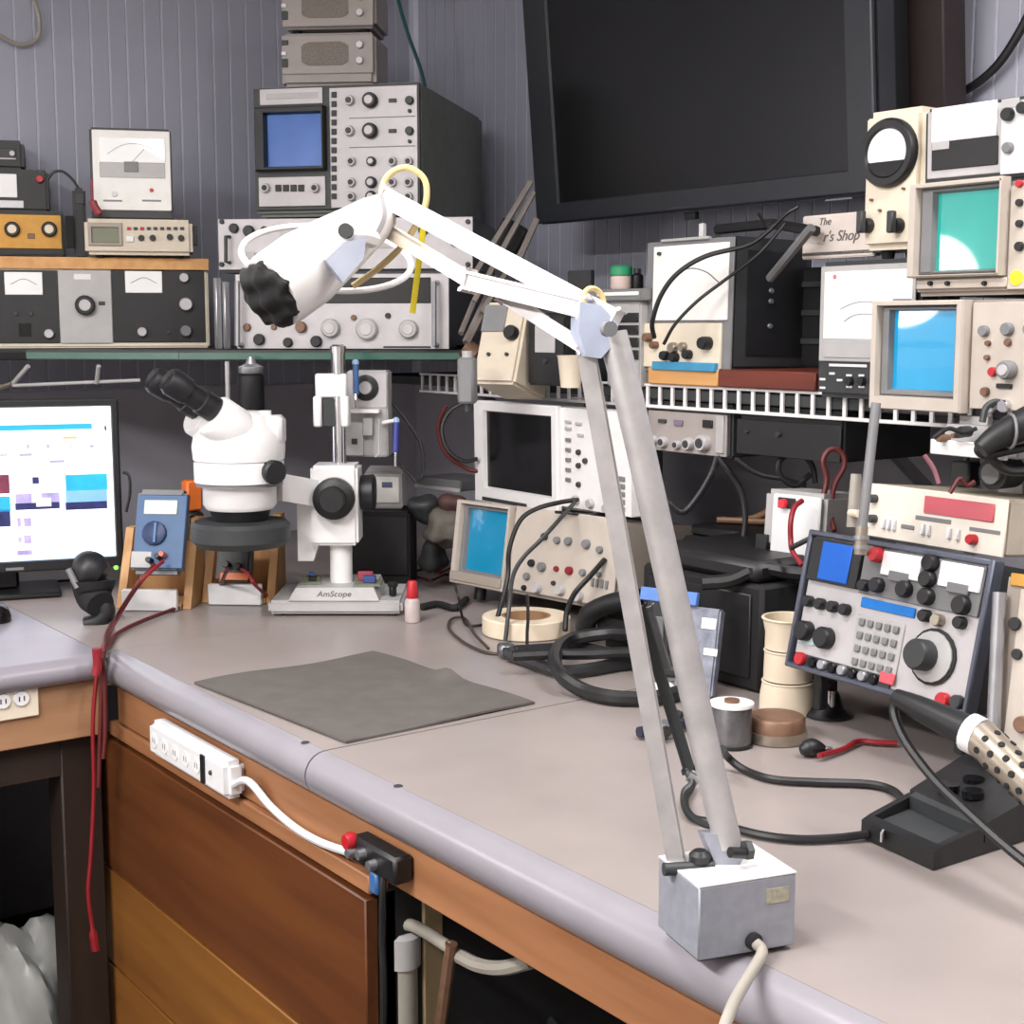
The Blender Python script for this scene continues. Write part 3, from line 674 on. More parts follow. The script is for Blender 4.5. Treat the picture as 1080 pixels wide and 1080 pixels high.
# blue screen oscilloscope
D = Dev('blue_oscilloscope', 'taupe oscilloscope with bright blue screen at the right shelf end', 'oscilloscope', (928, 316, 1150, 434), 1.87, 90, 0, zb=SZ + .004)
D.body(M_TEKD, .36, .006)
D.panel('control_panel', (1026, 318, 1149, 434), M_TEK, .004)
D.bezel('bezel', (928, 317, 1024, 433), (935, 323, 1017, 418), M_TEK, .022); D.bezel('recess', (935, 323, 1017, 418), (944, 328, 1011, 411), M_GREY, .012); SCB = D.panel('screen', (939, 327, 1014, 412), M_CYAN, .002)
D.knobs([(1041, 349, 6), (1066, 347, 7), (1090, 347, 7)], 6, M_GREY, y0=.004); D.knobs([(1067, 390, 10)], 9, M_GREY, y0=.004, ln=.016, cap=M_SILV); D.knobs([(1050, 392, 5)], 5, M_RED, y0=.004); D.knobs([(1042, 413, 5), (1044, 377, 3), (1045, 362, 3), (1066, 361, 4)], 4, M_BROWN, y0=.004); D.btn(1062, 407, 16, 5, M_BLACK, y0=.004)
D.knobs([(1047, 430, 6), (1063, 428, 7)], 6, M_CHROME, y0=.004, name='connector'); D.panel('brand_strip', (942, 315, 962, 318), M_GREY, .001, y=-.0005)
TBZ = D.o.z + D.h; DB = D
# green screen oscilloscope
D = Dev('green_oscilloscope', 'taupe oscilloscope with teal green screen and yellow sticker', 'oscilloscope', (967, 190, 1180, 305), 1.9, 90, 0, zb=TBZ + .008)
D.body(M_TEKD, .36, .006); D.feet(M_BLACKM, .008)
D.panel('control_panel', (1066, 192, 1179, 304), M_TEK, .004)
D.bezel('bezel', (967, 191, 1064, 292), (976, 197, 1063, 288), M_TEK, .022); D.bezel('recess', (976, 197, 1063, 288), (990, 202, 1061, 284), M_GREY, .012); D.panel('screen', (988, 201, 1063, 285), M_GREEN, .002)
D.panel('lower_strip', (969, 294, 1064, 304), M_TEK, .006); D.knobs([(985, 299, 2.5), (1003, 299, 2.5), (1042, 299, 2.5)], 2, M_BLACK, y0=.006)
D.knobs([(1078, 194, 4)], 4, M_RED, y0=.004); D.knobs([(1078, 214, 4), (1078, 236, 4), (1078, 260, 5)], 4, M_BLACK, y0=.004); D.knob(1074, 293, 8, M_YELLOW, name='sticker', ln=.0012, y0=.004)
TGZ = D.o.z + D.h
D = Dev('electronic_voltmeter', 'grey framed bench voltmeter with white dial on the green oscilloscope', 'voltmeter', (974, 101, 1180, 182), 1.93, 88, -2, zb=TGZ + .004)
D.body(M_DGREY, .3, .006); D.panel('front_plate', (979, 105, 1178, 180), M_SILV, .002)
D.panel('dial', (984, 110, 1053, 147), M_METER, .002, y=-.002); D.panel('dark_window', (984, 147, 1054, 177), M_BLACK, .002, y=-.002); D.panel('name_plate', (985, 149, 1003, 158), M_LGREY, .001, y=-.004)
D.panel('control_plate', (1058, 103, 1177, 179), M_WHITEP, .003, y=-.003); D.panel('legend', (1059, 104, 1078, 114), M_LGREY, .001, y=-.006)
D.knobs([(1067, 121, 7), (1082, 114, 6)], 7, M_BLACK, y0=.006); D.knobs([(1067, 156, 6)], 6, M_GREY, y0=.006)
cable('black_wall_cable', 'black cable curving down the right wall behind the voltmeter', [X(1100, -20, WX - .02), X(1080, 25, WX - .02), X(1055, 65, WX - .02), X(1030, 88, WX - .02), X(1008, 100, WX - .02)], .008, M_BLACK)
# ------------------------------------------------------------------ computer monitor and desk things
D = Dev('computer_monitor', 'black computer monitor showing a web page on the side desk', 'monitor', (-160, 422, 128, 605), 2.86, 16, 1)
D.body(M_BLACK, .05, .006)
D.bezel('bezel', (-159, 423, 127, 605), (-148, 431, 119, 593), M_BLACK, .008); scr = D.panel('screen', (-148, 430, 120, 594), M_SCRW, .002)
def pg(b, m, nm='page_block'): return D.panel(nm, b, m, .0006, y=-.0021, bev=0, parent=scr)
pg((-140, 449, 97, 455), M_SCRB); pg((110, 449, 112, 454), M_SCRNAV)
pg((69, 500, 113, 517), M_SCRSKY); pg((69, 517, 113, 529), mat('picture haze', (120, 170, 210), .3, var=.1, emit=.6)); pg((69, 529, 113, 537), M_SCRNAV)
pg((16, 520, 63, 530), M_SCRMAU); pg((16, 530, 63, 537), M_SCRNAV)
f = D.panel('page_block', (33, 510, 44, 530), M_SCRPK, .0009, y=-.0021, bev=0, parent=scr); D.panel('page_block', (34, 503, 41, 510), M_SCRNAV, .0009, y=-.0021, bev=0, parent=scr); D.panel('page_block', (38, 525, 54, 534), M_SCRPK, .001, y=-.0021, bev=0, parent=scr)
pg((-30, 501, 10, 521), M_SCRRED); pg((-30, 524, 11, 540), M_SCRB); pg((-30, 538, 11, 556), M_SCRNAV)
for b in ((18, 546, 22, 555), (25, 546, 33, 555), (19, 566, 23, 572), (25, 564, 33, 573), (18, 580, 34, 585)): pg(b, M_SCRMAU, 'page_text')
for b in ((28, 468, 31, 473), (49, 468, 52, 473), (73, 469, 75, 472), (94, 469, 99, 472), (52, 485, 68, 488), (20, 478, 34, 481), (-10, 479, 8, 481)): pg(b, M_SCRTXT, 'page_text')
pg((66, 460, 81, 463), M_SCROR, 'page_text'); pg((-148, 587, 120, 594), M_TASK)
D.panel('brand_mark', (6, 598, 25, 601), M_GREY, .0006, y=-.008); D.knob(122, 598, 2.5, mat('green power light', (120, 220, 80), .4, emit=1.2), name='power_light', ln=.002, y0=.006)
zb = (BZ - D.o.z)
G().box(-.05, .05, .052, .09, zb + .012, D.h * .5, .006).build('neck', M_BLACK, D.e); G().box(-.13, .13, -.02, .16, zb + .001, zb + .012, .004).build('foot', M_BLACK, D.e)
# black clamp phone holder / webcam in front of monitor
p = Z(108, 658, BZ); e = empty('black_webcam', 'black webcam on a stubby clip foot in front of the monitor corner', 'webcam', Matrix.Translation(p))
def inv(o, q): return Vector(q) - o
t_ = (p - EYE).dot(FW)
G().tube([inv(p, P(80, 600, t_)), inv(p, P(94, 602, t_)), inv(p, P(108, 610, t_))], lambda s: .026 + .012 * math.sin(math.pi * s), 14).build('head', M_BLACK, e)
G().tube([inv(p, P(98, 612, t_)), inv(p, P(99, 628, t_)), inv(p, P(106, 638, t_ - .02))], lambda s: .042 - .016 * s, 14).build('body', M_BLACKM, e)
G().tube([inv(p, P(108, 634, t_)), inv(p, P(112, 646, t_)), inv(p, P(103, 655, t_)), inv(p, P(90, 658, t_))], lambda s: .018 - .004 * s, 10).build('foot', M_BLACK, e)
G().tube([inv(p, P(72, 600, t_ - .03)), inv(p, P(77, 610, t_ - .03)), inv(p, P(82, 620, t_ - .03))], .006, 8).build('trim', M_GREY, e)
p = Z(-6, 656, BZ); e = empty('computer_mouse', 'black mouse at the left edge of the side desk', 'mouse', Matrix.Translation(p) @ Matrix.Rotation(R(-30), 4, 'Z'))
G().lathe([(.001, .036), (.016, .034), (.026, .025), (.031, .012), (.031, .001)], n=20).build('shell', M_BLACKG, e); G().box(-.004, .004, -.026, -.014, .029, .034, .002).build('wheel', M_DGREY, e)
cable('desk_cable', 'thin black cord trailing across the desk below the monitor', [Z(-20, 619, BZ + .004), Z(25, 622, BZ + .004), Z(55, 614, BZ + .004), Z(75, 612, BZ + .004)], .003, M_BLACK)
cable('desk_cable', 'black cord loop behind the right edge of the monitor', [P(130, 498, 2.95), P(136, 502, 2.95), P(137, 520, 2.95), P(133, 540, 2.95)], .003, M_BLACK)

# blue multimeter in a pine rack, second rack behind the microscope
def rack(name, label, posts, blk, t):
    D = Dev(name, label, 'rack', (posts[0], 515, posts[1], 634), t, 40, 0, zb=BZ + .001)
    w_ = D.w / 2
    for sx in (-1, 1):
        g = G().prism([(sx * w_ - .008, -.02, 0), (sx * w_ - .008, .09, 0), (sx * w_ - .008, .09, .17 if sx > 0 else .15), (sx * w_ - .008, .055, .17 if sx > 0 else .15)], (.016, 0, 0)); g.build('side_slat', M_PINE, D.e)
    G().box(-w_ + .009, w_ - .009, -.03, .05, .0, .012, .001).build('base_slat', M_PINE, D.e); G().box(-w_ + .012, w_ - .012, -.045, -.031, .0, .042, .002).build('white_block', M_WHITEP, D.e)
    G().box(-w_ + .009, w_ - .009, .07, .088, .01, .12, .002).build('back_slat', M_PINE, D.e)
    return D
D = rack('meter_rack', 'pine rack holding the blue multimeter beside the monitor', (128, 198), 0, 2.80)
D = Dev('digital_multimeter', 'blue faced handheld multimeter with grey holster in a pine rack', 'multimeter', (167, 560), 2.74, 42, 18.6, wh=(.098, .166))
D.body(M_GREY, .035, .008, name='holster'); D.panel('face', (143, 522, 196, 600), M_DMM, .004, bev=.002)
D.panel('display', (153, 528, 188, 543), M_LCDL, .002, y=-.004)
D.knob(164, 563, 13, mat('navy dial', (34, 54, 92), .45), name='dial', ln=.008, y0=.004); a = D.L(166, 563); G().box(a[0] - .003, a[0] + .003, -.016, -.012, a[1] - .02, a[1] + .02, .001).build('pointer', M_BLUE, D.e)
D.panel('socket_plate', (139, 582, 160, 599), M_LGREY, .001, y=-.004); D.knobs([(160, 592), (169, 588)], 3.2, M_BLACK, y0=.004, name='plug', ln=.02); D.knobs([(174, 586)], 3.2, mat('salmon plug', (206, 110, 92), .5), y0=.004, name='plug', ln=.02)
D = rack('spare_rack', 'second pine rack standing below the microscope ring light', (218, 286), 0, 2.86)
p = D.o + D.dy * .0 + Vector((0, 0, .043)) 
D2 = Dev('spare_meter', 'dark handheld meter stored in the second pine rack', 'multimeter', (246, 592), 2.82, 40, 18, wh=(.07, .08)); D2.body(M_DGREY, .03, .006); D2.panel('orange_end', (232, 604, 262, 612), M_ORANGE, .002); D2.knobs([(240, 596, 4), (252, 598, 4)], 4, M_BLACK, name='plug', ln=.02)
p = P(202, 528, 2.95); G().box(-.016, .018, -.016, .016, .172, .235, .004, M=Matrix.Translation((p.x, p.y, BZ + .001))).build('orange_box', M_ORANGE, None, 'small orange box on the black adapter behind the multimeter', 'box')
p = P(202, 528, 2.95); e = empty('black_adapter', 'tall black adapter block between rack and microscope', 'adapter', Matrix.Translation((p.x, p.y, BZ + .001)))
G().box(-.02, .02, -.02, .02, 0, .17, .006).build('case', M_BLACK, e); G().box(-.01, .01, -.026, -.02, .02, .05, .002).build('plug', M_BLACKM, e)
# hanging leads
LYH = LY - .012
cable('red_test_lead', 'red lead from the blue multimeter hanging over the bench corner', [P(172, 592, 2.70), P(150, 612, 2.66), Z(128, 645, BZ + .006), Z(112, 674, BZ + .006), Z(107, 686, BZ + .008), Y(103, 705, LYH), Y(98, 760, LYH), Y(99, 830, LYH), Y(96, 900, LYH), Y(93, 940, LYH), Y(97, 975, LYH), Y(101, 1002, LYH)], lambda s: .0036 + (.0036 if s > .93 else 0), M_REDW)
cable('black_test_lead', 'dark lead from the blue multimeter running to the bench corner', [P(163, 595, 2.70), P(144, 618, 2.66), Z(122, 652, BZ + .006), Z(112, 670, BZ + .014), Z(110, 684, BZ + .018), Y(108, 708, LYH - .012), Y(106, 760, LYH - .012), Y(104, 830, LYH - .01)], .0038, M_DRED)
cable('rack_test_lead', 'dark lead from the second rack crossing to the bench corner', [P(240, 600, 2.70), Z(225, 628, BZ + .006), Z(190, 640, BZ + .006), Z(150, 655, BZ + .006), Z(124, 668, BZ + .006), Z(115, 680, BZ + .008), Z(108, 691, BZ + .012), Y(110, 712, LYH - .022), Y(111, 770, LYH - .022), Y(109, 800, LYH - .022)], .0038, M_DRED)
cable('pink_test_lead', 'red lead curling beneath the microscope ring light', [P(255, 600, 2.70), P(262, 605, 2.68), P(270, 618, 2.68), Z(284, 630, BZ + .005), Z(292, 636, BZ + .005)], .0035, M_REDW)
G().tube([Y(102, 684, LYH - .03), Y(103, 700, LYH - .03), Y(101, 712, LYH - .03)], .008, 10).build('red_tape_wrap', M_REDW, None, 'red tape bundling the leads at the bench corner', 'tape')

# ------------------------------------------------------------------ stereo microscope
D = Dev('stereo_microscope', 'white stereo microscope with black knobs and eyepieces on a pillar stand', 'microscope', (288, 372, 427, 652), 2.78, 36.4, 0, zb=BZ + .001)
e = D.e; cx = D.L(360, 600)[0]
zz = lambda y, off=0, x=360: D.L(x, y, off)[1]
G().box(-D.w / 2, D.w / 2, -.09, .10, .004, .030, .006, seg=2).build('base_plate', M_LGREY, e)
x0, x1 = D.L(318, 640)[0], D.L(398, 640)[0]
G().prism([(x0 - .012, -.088, .030), (x1 + .012, -.088, .030), (x1, -.07, .052), (x0, -.07, .052)], (0, .15, 0)).build('stage', M_LGREY, e)
for sx in (-1, 1):
    for sy in (-.07, .08): G().lathe([(.012, 0), (.012, .004)], (sx * (D.w / 2 - .02), sy, 0)).build('foot', M_BLACK, e)
face = text_mesh('lettering', 'AmScope', .017, M_DGREY, e, Matrix.Translation((cx - .005, -.0795, .041)) @ Matrix.Rotation(R(51), 4, 'X'), .15)
G().cyl((cx, 0, .05), (cx, 0, zz(572)), .022, n=24).build('collar', M_WHITE, e)
G().cyl((cx, 0, zz(575)), (cx, 0, zz(370)), .014, n=24).build('pillar', M_CHROME, e); G().lathe([(.016, 0), (.016, .012), (.010, .016)], (cx, 0, zz(372))).build('pillar_cap', M_CHROME, e)
# focus block
bx0, bx1 = D.L(331, 540)[0], D.L(380, 540)[0]
G().box(bx0, bx1, -.045, .045, zz(572), zz(489), .006, seg=2).build('focus_block', M_WHITE, e)
G().prism([(bx0 - .03, -.02, zz(590)), (bx0, -.02, zz(590)), (bx0 + .02, -.02, zz(560)), (bx0 + .02, -.02, zz(530)), (bx0 - .03, -.02, zz(530))], (0, .045, 0)).build('dovetail', M_WHITE, e)
kx, kz = D.L(353, 525, .05)
G().lathe([(.028, 0), (.040, .006), (.040, .026), (.034, .030), (.026, .032), (.026, .05), (.022, .054)], (kx, -.046, kz), (0, -1, 0), 28).build('focus_knob', M_BLACK, e)
G().lathe([(.034, 0), (.036, .024), (.03, .028)], (bx1 + .001, .012, zz(520)), (1, 0, 0), 24).build('focus_knob', M_BLACK, e)
hd = Vector((-.805, -.593, 0)); lat = Vector((-.593, .805, 0))
HX = D.L(253, 520, .13)[0]; HY = -.13; hz = lambda y: D.L(253, y, .13)[1]
ax = Vector((HX, HY, 0))
pa = Vector((cx, 0, 0)); 
g = G(); q0 = Vector((bx0 + .02, -.01, zz(535))); q1 = Vector((HX + .06, HY + .04, hz(530)))
dn = (q1 - q0); side = Vector((-dn.y, dn.x, 0)).normalized() * .022
g.prism([q0 - side, q0 + side, q1 + side, q1 - side], (0, 0, .052)); g.build('arm', M_WHITE, e)
G().lathe([(.062, hz(536)), (.068, hz(531)), (.068, hz(514)), (.072, hz(511))], ax * 1, (0, 0, 1), 36).build('holder_ring', M_WHITE, e)
G().lathe([(.080, hz(511)), (.080, hz(507))], ax, (0, 0, 1), 36).build('seam_ring', M_GREY, e)
G().lathe([(.083, hz(507)), (.083, hz(487)), (.080, hz(485)), (.084, hz(484)), (.086, hz(470)), (.082, hz(458)), (.062, hz(440)), (.045, hz(434))], ax, (0, 0, 1), 36).build('zoom_body', M_WHITE, e)
G().lathe([(.050, hz(548)), (.058, hz(536))], ax, (0, 0, 1), 30).build('objective', M_BLACK, e)
G().lathe([(.030, hz(575)), (.080, hz(575)), (.092, hz(568)), (.092, hz(553)), (.085, hz(549)), (.05, hz(548))], ax, (0, 0, 1), 40).build('ring_light', M_DGREY, e)
zk = D.L(293, 497, .17)
G().lathe([(.012, 0), (.022, .004), (.022, .02), (.018, .024)], (zk[0] - .012, -.175, zk[1]), (.55, -.83, 0), 20).build('zoom_knob', M_BLACK, e)
G().box(HX + .03, HX + .085, HY - .03, HY + .03, hz(470), hz(438), .008).build('rear_housing', M_WHITE, e)
G().cyl((HX + .05, HY, hz(440)), (HX + .05, HY, hz(433)), .012).build('port_plug', M_WHITE, e)
el = R(33); ed = hd * math.cos(el) + Vector((0, 0, math.sin(el)))
for s_, pxc in ((-1, 0), (1, 0)):
    b0 = Vector((HX, HY, hz(460))) + lat * .035 * s_ + hd * .0
    tb = G().lathe([(.036, -.03), (.041, 0), (.041, .045), (.037, .05)], b0 + ed * .03, ed, 26).build('prism_housing', M_WHITE, e)
    ey = b0 + ed * .075 + Vector((0, 0, .012))
    G().lathe([(.024, 0), (.024, .03), (.021, .032), (.021, .06), (.0245, .062), (.026, .095), (.021, .105), (.015, .10)], ey, ed, 22).build('eyepiece', M_BLACK, tb)
p = D.o
# parts lying on the microscope base
c_ = D.M @ Vector((cx - .015, .01, .0525))
M_ = Matrix.Translation(c_) @ Matrix.Rotation(R(-30), 4, 'Z')
e = empty('circuit_board', 'green circuit board with parts lying on the microscope base', 'circuit board', M_)
G().box(-.065, -.027, -.045, .03, 0, .004).build('board', M_PCB, e); G().box(-.05, -.035, -.03, -.01, .004, .012, .001).build('chip', M_BLACK, e); G().cyl((-.045, .015, .004), (-.045, .015, .014), .006).build('capacitor', M_BLUE, e)
e = empty('circuit_board', 'small board with blue and red connectors right of the microscope pillar', 'circuit board', D.M @ Matrix.Translation((cx + .052, -.02, .0525)))
G().box(-.022, .03, -.04, .02, 0, .004).build('board', M_PCB, e); G().box(-.005, .02, -.03, -.01, .004, .018, .002).build('connector', mat('navy connector', (52, 72, 124), .5), e); G().box(-.018, .012, 0, .012, .004, .022, .002).build('connector', mat('crimson connector', (150, 60, 76), .5), e)
c_ = D.M @ Vector((D.w / 2 - .022, -.045, .031)); e = empty('toggle_cap', 'small black post on the right end of the microscope base', 'switch', Matrix.Translation(c_)); G().box(-.006, .006, -.006, .006, 0, .022, .002).build('post', M_BLACK, e); G().box(-.008, .008, -.008, .008, .018, .028, .002).build('tip', M_BLACKM, e)
p = Z(435, 656, BZ); e = empty('glue_bottle', 'small clear bottle with red cap beside the microscope base', 'bottle', Matrix.Translation((p.x, p.y, BZ + .001)))
G().lathe([(.014, 0), (.0145, .003), (.0145, .04), (.011, .045)], n=18).build('body', mat('pale bottle plastic', (186, 172, 170), .35), e); G().lathe([(.011, .045), (.0115, .047), (.009, .075), (.007, .078)], n=18).build('cap', M_RED, e)
# clamp and tool box behind the microscope
D = Dev('pillar_clamp', 'white clamp gripping the chrome microscope pillar', 'clamp', (333, 394, 366, 450), 2.75, 36.4, 0)
G().box(-D.w / 2, D.w / 2, -.006, .012, D.h * .55, D.h, .003).build('upper_plate', M_WHITE, D.e)
G().box(-D.w / 2 - .004, -D.w / 2 + .012, -.012, .03, D.h * .0, D.h * .58, .003).build('jaw', M_WHITE, D.e); G().box(D.w / 2 - .012, D.w / 2 + .004, -.012, .03, D.h * .0, D.h * .58, .003).build('jaw', M_WHITE, D.e)
G().box(-D.w / 2 + .013, D.w / 2 - .013, -.004, .012, 0, D.h * .54, .002).build('insert', M_DGREY, D.e)
D = Dev('tool_box', 'light grey tool box with round black socket under the corner shelf', 'tool box', (366, 391, 409, 482), 2.86, 40, 0)
D.body(M_LGREY, .06, .003); a = D.L(386, 409); G().lathe([(.026, 0), (.026, .004), (.018, .006)], (a[0], 0, a[1]), (0, -1, 0), 24).build('socket', M_BLACK, D.e); G().lathe([(.014, 0), (.012, .008)], (a[0], -.004, a[1]), (0, -1, 0), 20).build('hub', M_LGREY, D.e)
D.panel('cover', (368, 393, 408, 430), M_SILV, .002); D.panel('shelf', (366, 431, 402, 435), M_WHITE, .03); D.panel('lower_block', (364, 445, 384, 480), M_LGREY, .012); D.panel('clip', (384, 440, 394, 459), M_LGREY, .015); D.panel('slot', (372, 462, 378, 468), M_DGREY, .002, y=-.012)
G().tube([D.inv(P(400, 442, 2.84)), D.inv(P(400, 478, 2.84)), D.inv(P(396, 482, 2.84))], .002, 6, 0).build('wire_hook', M_LGREY, D.e)
TBO = D
def driver(a, b, t, label, m):
    A_, B_ = P(*a, t), P(*b, t); e = empty('screwdriver', label, 'screwdriver', Matrix.Translation(B_)); d = A_ - B_
    G().cyl(d * .3, d * .95, .006, n=10).build('handle', m, e); G().cyl(d * .0, d * .3, .003, n=8).build('shank', M_CHROME, e); G().lathe([(.007, 0), (.007, .006), (.004, .010)], d * .95, d, 10).build('end_cap', M_LBLUE, e)
driver((375, 382), (376, 430), 2.80, 'blue handled screwdriver upright by the tool box top', M_BLUE); driver((418, 443), (417, 492), 2.84, 'slim blue probe hanging right of the tool box', mat('deep blue plastic', (60, 66, 150), .4))
cable('white_probe_arm', 'short white arm holding the slim blue probe', [P(404, 446, 2.85), P(413, 444, 2.84), P(421, 443, 2.84)], .004, M_WHITE, 'arm', smooth=0)
# black spotlight behind the microscope
p = P(266, 440, 2.95); e = empty('spot_lamp', 'black cylinder lamp with silver cap hanging behind the microscope', 'lamp', Matrix.Translation(p))
G().lathe([(.02, 0), (.026, .01), (.026, .085), (.02, .09)], n=20).build('barrel', M_BLACK, e); G().lathe([(.023, .09), (.026, .094), (.026, .104), (.012, .11), (.006, .125)], n=20).build('cap', M_ALU, e)
G().box(-.004, .004, -.004, .004, .125, CZ - .023 - p.z).build('stem', M_DGREY, e)
# clutter behind the microscope
D = Dev('black_case', 'plain black case standing behind the microscope base', 'case', (352, 540, 432, 612), 3.0, 40, 0, zb=BZ + .001); D.body(M_BLACKM, .12, .004); D.panel('front_lid', (354, 545, 430, 606), M_BLACK, .004); BCZ = D.o.z + D.h; BC = D
D = Dev('paper_tray', 'light grey tray with crumpled paper on the black case', 'tray', (384, 500, 424, 540), 3.02, 40, -8, zb=BCZ + .001); D.body(M_LGREY, .08, .003); D.panel('paper_sheet', (388, 503, 421, 530), M_PAPER, .003); D.panel('dark_mark', (403, 508, 414, 514), mat('blue grey mark', (96, 98, 130), .6), .001, y=-.003)
D = Dev('metal_shelf_bracket', 'dim grey ledge behind the small blue oscilloscope', 'ledge', (438, 505, 486, 516), 3.1, 80, 0); D.body(M_GREY, .12, .002); D.panel('lip', (438, 513, 486, 517), M_LGREY, .004)
e0 = P(455, 600, 3.0)
junk = [((446, 536), .03, M_DGREY, 'dark crumpled pouch left of the clutter pile', 'pouch'), ((468, 560), .042, mat('olive grey pouch', (92, 86, 78), .7, var=.2), 'olive grey pouch in the middle of the clutter pile', 'pouch'), ((456, 588), .034, M_BLACKM, 'black lump of wrapped wire beneath the clutter pile', 'wire bundle'), ((478, 532), .026, mat('maroon pouch', (74, 48, 46), .7), 'maroon pouch at the back of the clutter pile', 'pouch')]
for (a, b), r_, m, lb, ct in junk:
    g = G(); bmesh.ops.create_icosphere(g.bm, subdivisions=3, radius=r_)
    c_ = P(a, b, 3.0)
    for v in g.bm.verts:
        q = v.co * 60; v.co *= 1 + .22 * math.sin(q.x * 1.7 + a) * math.sin(q.y * 1.3 + b) + .15 * math.sin(q.z * 2.3 + a); v.co.z *= 1.0; v.co += c_
    g.build(ct.replace(' ', '_'), m, None, lb, ct, ang=60)
for i, (pts, m, lb) in enumerate([([(470, 428), (462, 450), (470, 478), (492, 494), (505, 497)], M_DRED, 'dark red cord looping down below the shelf adapter'), ([(490, 424), (474, 434), (466, 452), (472, 474), (488, 486), (504, 484)], M_BLACK, 'black cord curling from the shelf adapter'), ([(414, 425), (430, 445), (444, 470), (446, 500), (440, 508)], M_BLACK, 'black cord dropping behind the blue probe'), ([(420, 490), (432, 500), (438, 508)], M_BLACK, 'short black cord below the slim blue probe')]):
    cable('hanging_cable', lb, [P(a, b, 2.95 - .02 * i) for a, b in pts], .0045 if i < 2 else .003, m)
for i, (pts, m, r_, lb) in enumerate([([(432, 604), (450, 600), (462, 604), (478, 598)], M_REDW, .003, 'thin red wire on the bench behind the red capped bottle'), ([(420, 612), (440, 609), (455, 612), (470, 606), (484, 610)], M_DRED, .003, 'dark red wire lying along the back of the bench'), ([(445, 640), (462, 637), (480, 641), (492, 632)], M_BLACKM, .007, 'dark cord with lumps right of the red capped bottle')]):
    cable('bench_wire', lb, [Z(a, b, BZ + .008) for a, b in pts], r_, m)

# ------------------------------------------------------------------ oscilloscope pair on the bench
p = Z(548, 672, BZ); e = empty('tape_roll', 'cream masking tape roll under the small blue oscilloscope', 'tape roll', Matrix.Translation((p.x + .03, p.y + .02, BZ + .001)))
G().lathe([(.045, 0), (.078, 0), (.080, .002), (.080, .030), (.078, .032), (.045, .032), (.045, 0)], n=36, caps=False).build('tape', M_CUP, e); G().lathe([(.040, 0), (.0445, 0), (.0445, .032), (.040, .032), (.040, 0)], n=30, caps=False).build('core', M_CARD, e)
D = Dev('bench_oscilloscope', 'taupe oscilloscope with cyan screen beneath the white oscilloscope', 'oscilloscope', (563, 584), 2.72, 82.7, 7.8, wh=(.434, .164))
D.body(M_TEKD, .27, .006); D.panel('control_panel', (541, 540, 653, 632), M_TEK, .004)
D.bezel('bezel', (484, 530, 540, 620), (490, 535, 539, 608), M_TEK, .018); D.bezel('recess', (490, 535, 539, 608), (495, 539, 537, 604), M_GREY, .010); D.panel('screen', (493, 537, 540, 605), M_CYAN2, .002)
D.panel('lower_strip', (482, 606, 536, 616), M_TEKD, .022)
for a, b, r_, m in ((577, 566, 4, M_DGREY), (590, 570, 4, M_GREY), (602, 571, 4.5, M_GREY), (621, 574, 5, M_GREY), (563, 594, 4, M_BLACK), (574, 598, 5, M_GREY), (589, 600, 3, M_REDW), (603, 602, 4.5, M_REDW), (617, 604, 4, M_GREY), (558, 608, 4, M_GREY), (569, 620, 6, M_SILV), (594, 622, 6, M_SILV), (613, 629, 6, M_SILV), (555, 620, 3, M_BLACK), (586, 615, 2.5, M_DGREY), (635, 580, 4, M_GREY), (634, 606, 3, M_GREY)): D.knob(a, b, r_, m, y0=.004)
for k in range(4): D.btn(627 + k * 5, 614 + k, 2.5, 9, M_GREY, y0=.004)
for sx in (-1, 1): G().lathe([(.012, 0), (.012, -.030)], (sx * .17, .03, 0), (0, 0, 1), 12).build('foot', M_BLACK, D.e)
zr = -(D.o.z + .30 * D.dy.z - BZ) / 1.0
TK = D
D = Dev('white_oscilloscope', 'white digital oscilloscope with large black screen below the shelf', 'oscilloscope', (578, 483), 2.76, 91, -1, zb=TK.o.z + TK.h + .006, wh=(.500, .200))
w_, h_ = D.w / 2, D.h
G().prism([(-w_, 0, 0), (w_, 0, 0), (w_, 0, h_ * .58), (w_ - .05, 0, h_), (-w_, 0, h_)], (0, .035, 0)).build('case', M_WHITE, D.e)
G().box(-w_ + .02, w_ - .07, .035, .14, .008, h_ - .012, .004).build('rear_case', M_DGREY, D.e)
D.bezel('bezel', (504, 425, 592, 535), (515, 437, 585, 518), M_WHITE, .010); D.panel('screen', (514, 436, 586, 519), M_BLACKG, .002)
D.panel('disk_slot', (513, 527, 560, 531), M_DGREY, .001, y=-.010)
for yy in (445, 452): D.btn(600, yy, 6, 3, M_LGREY)
for k in range(5): D.btn(600, 464 + k * 10.5, 5, 4, M_GREY)
for a, b in ((611, 477), (618, 486), (611, 491), (640, 496), (643, 515), (611, 511)): D.knob(a, b, 3, M_DGREY)
for a, b in ((611, 447), (613, 459), (634, 443), (640, 450), (641, 456), (633, 466)): D.btn(a, b, 6, 3, M_LGREY)
for k in range(5): D.btn(656, 505 + k * 8, 7, 5, M_GREY); 
for a, b in ((609, 527), (624, 531), (641, 536)): D.knob(a, b, 5, M_SILV, name='connector')
D.panel('handle_mark', (604, 419, 622, 421), M_GREY, .004); D.feet(M_BLACKM, .006) if hasattr(D, 'depth') else None
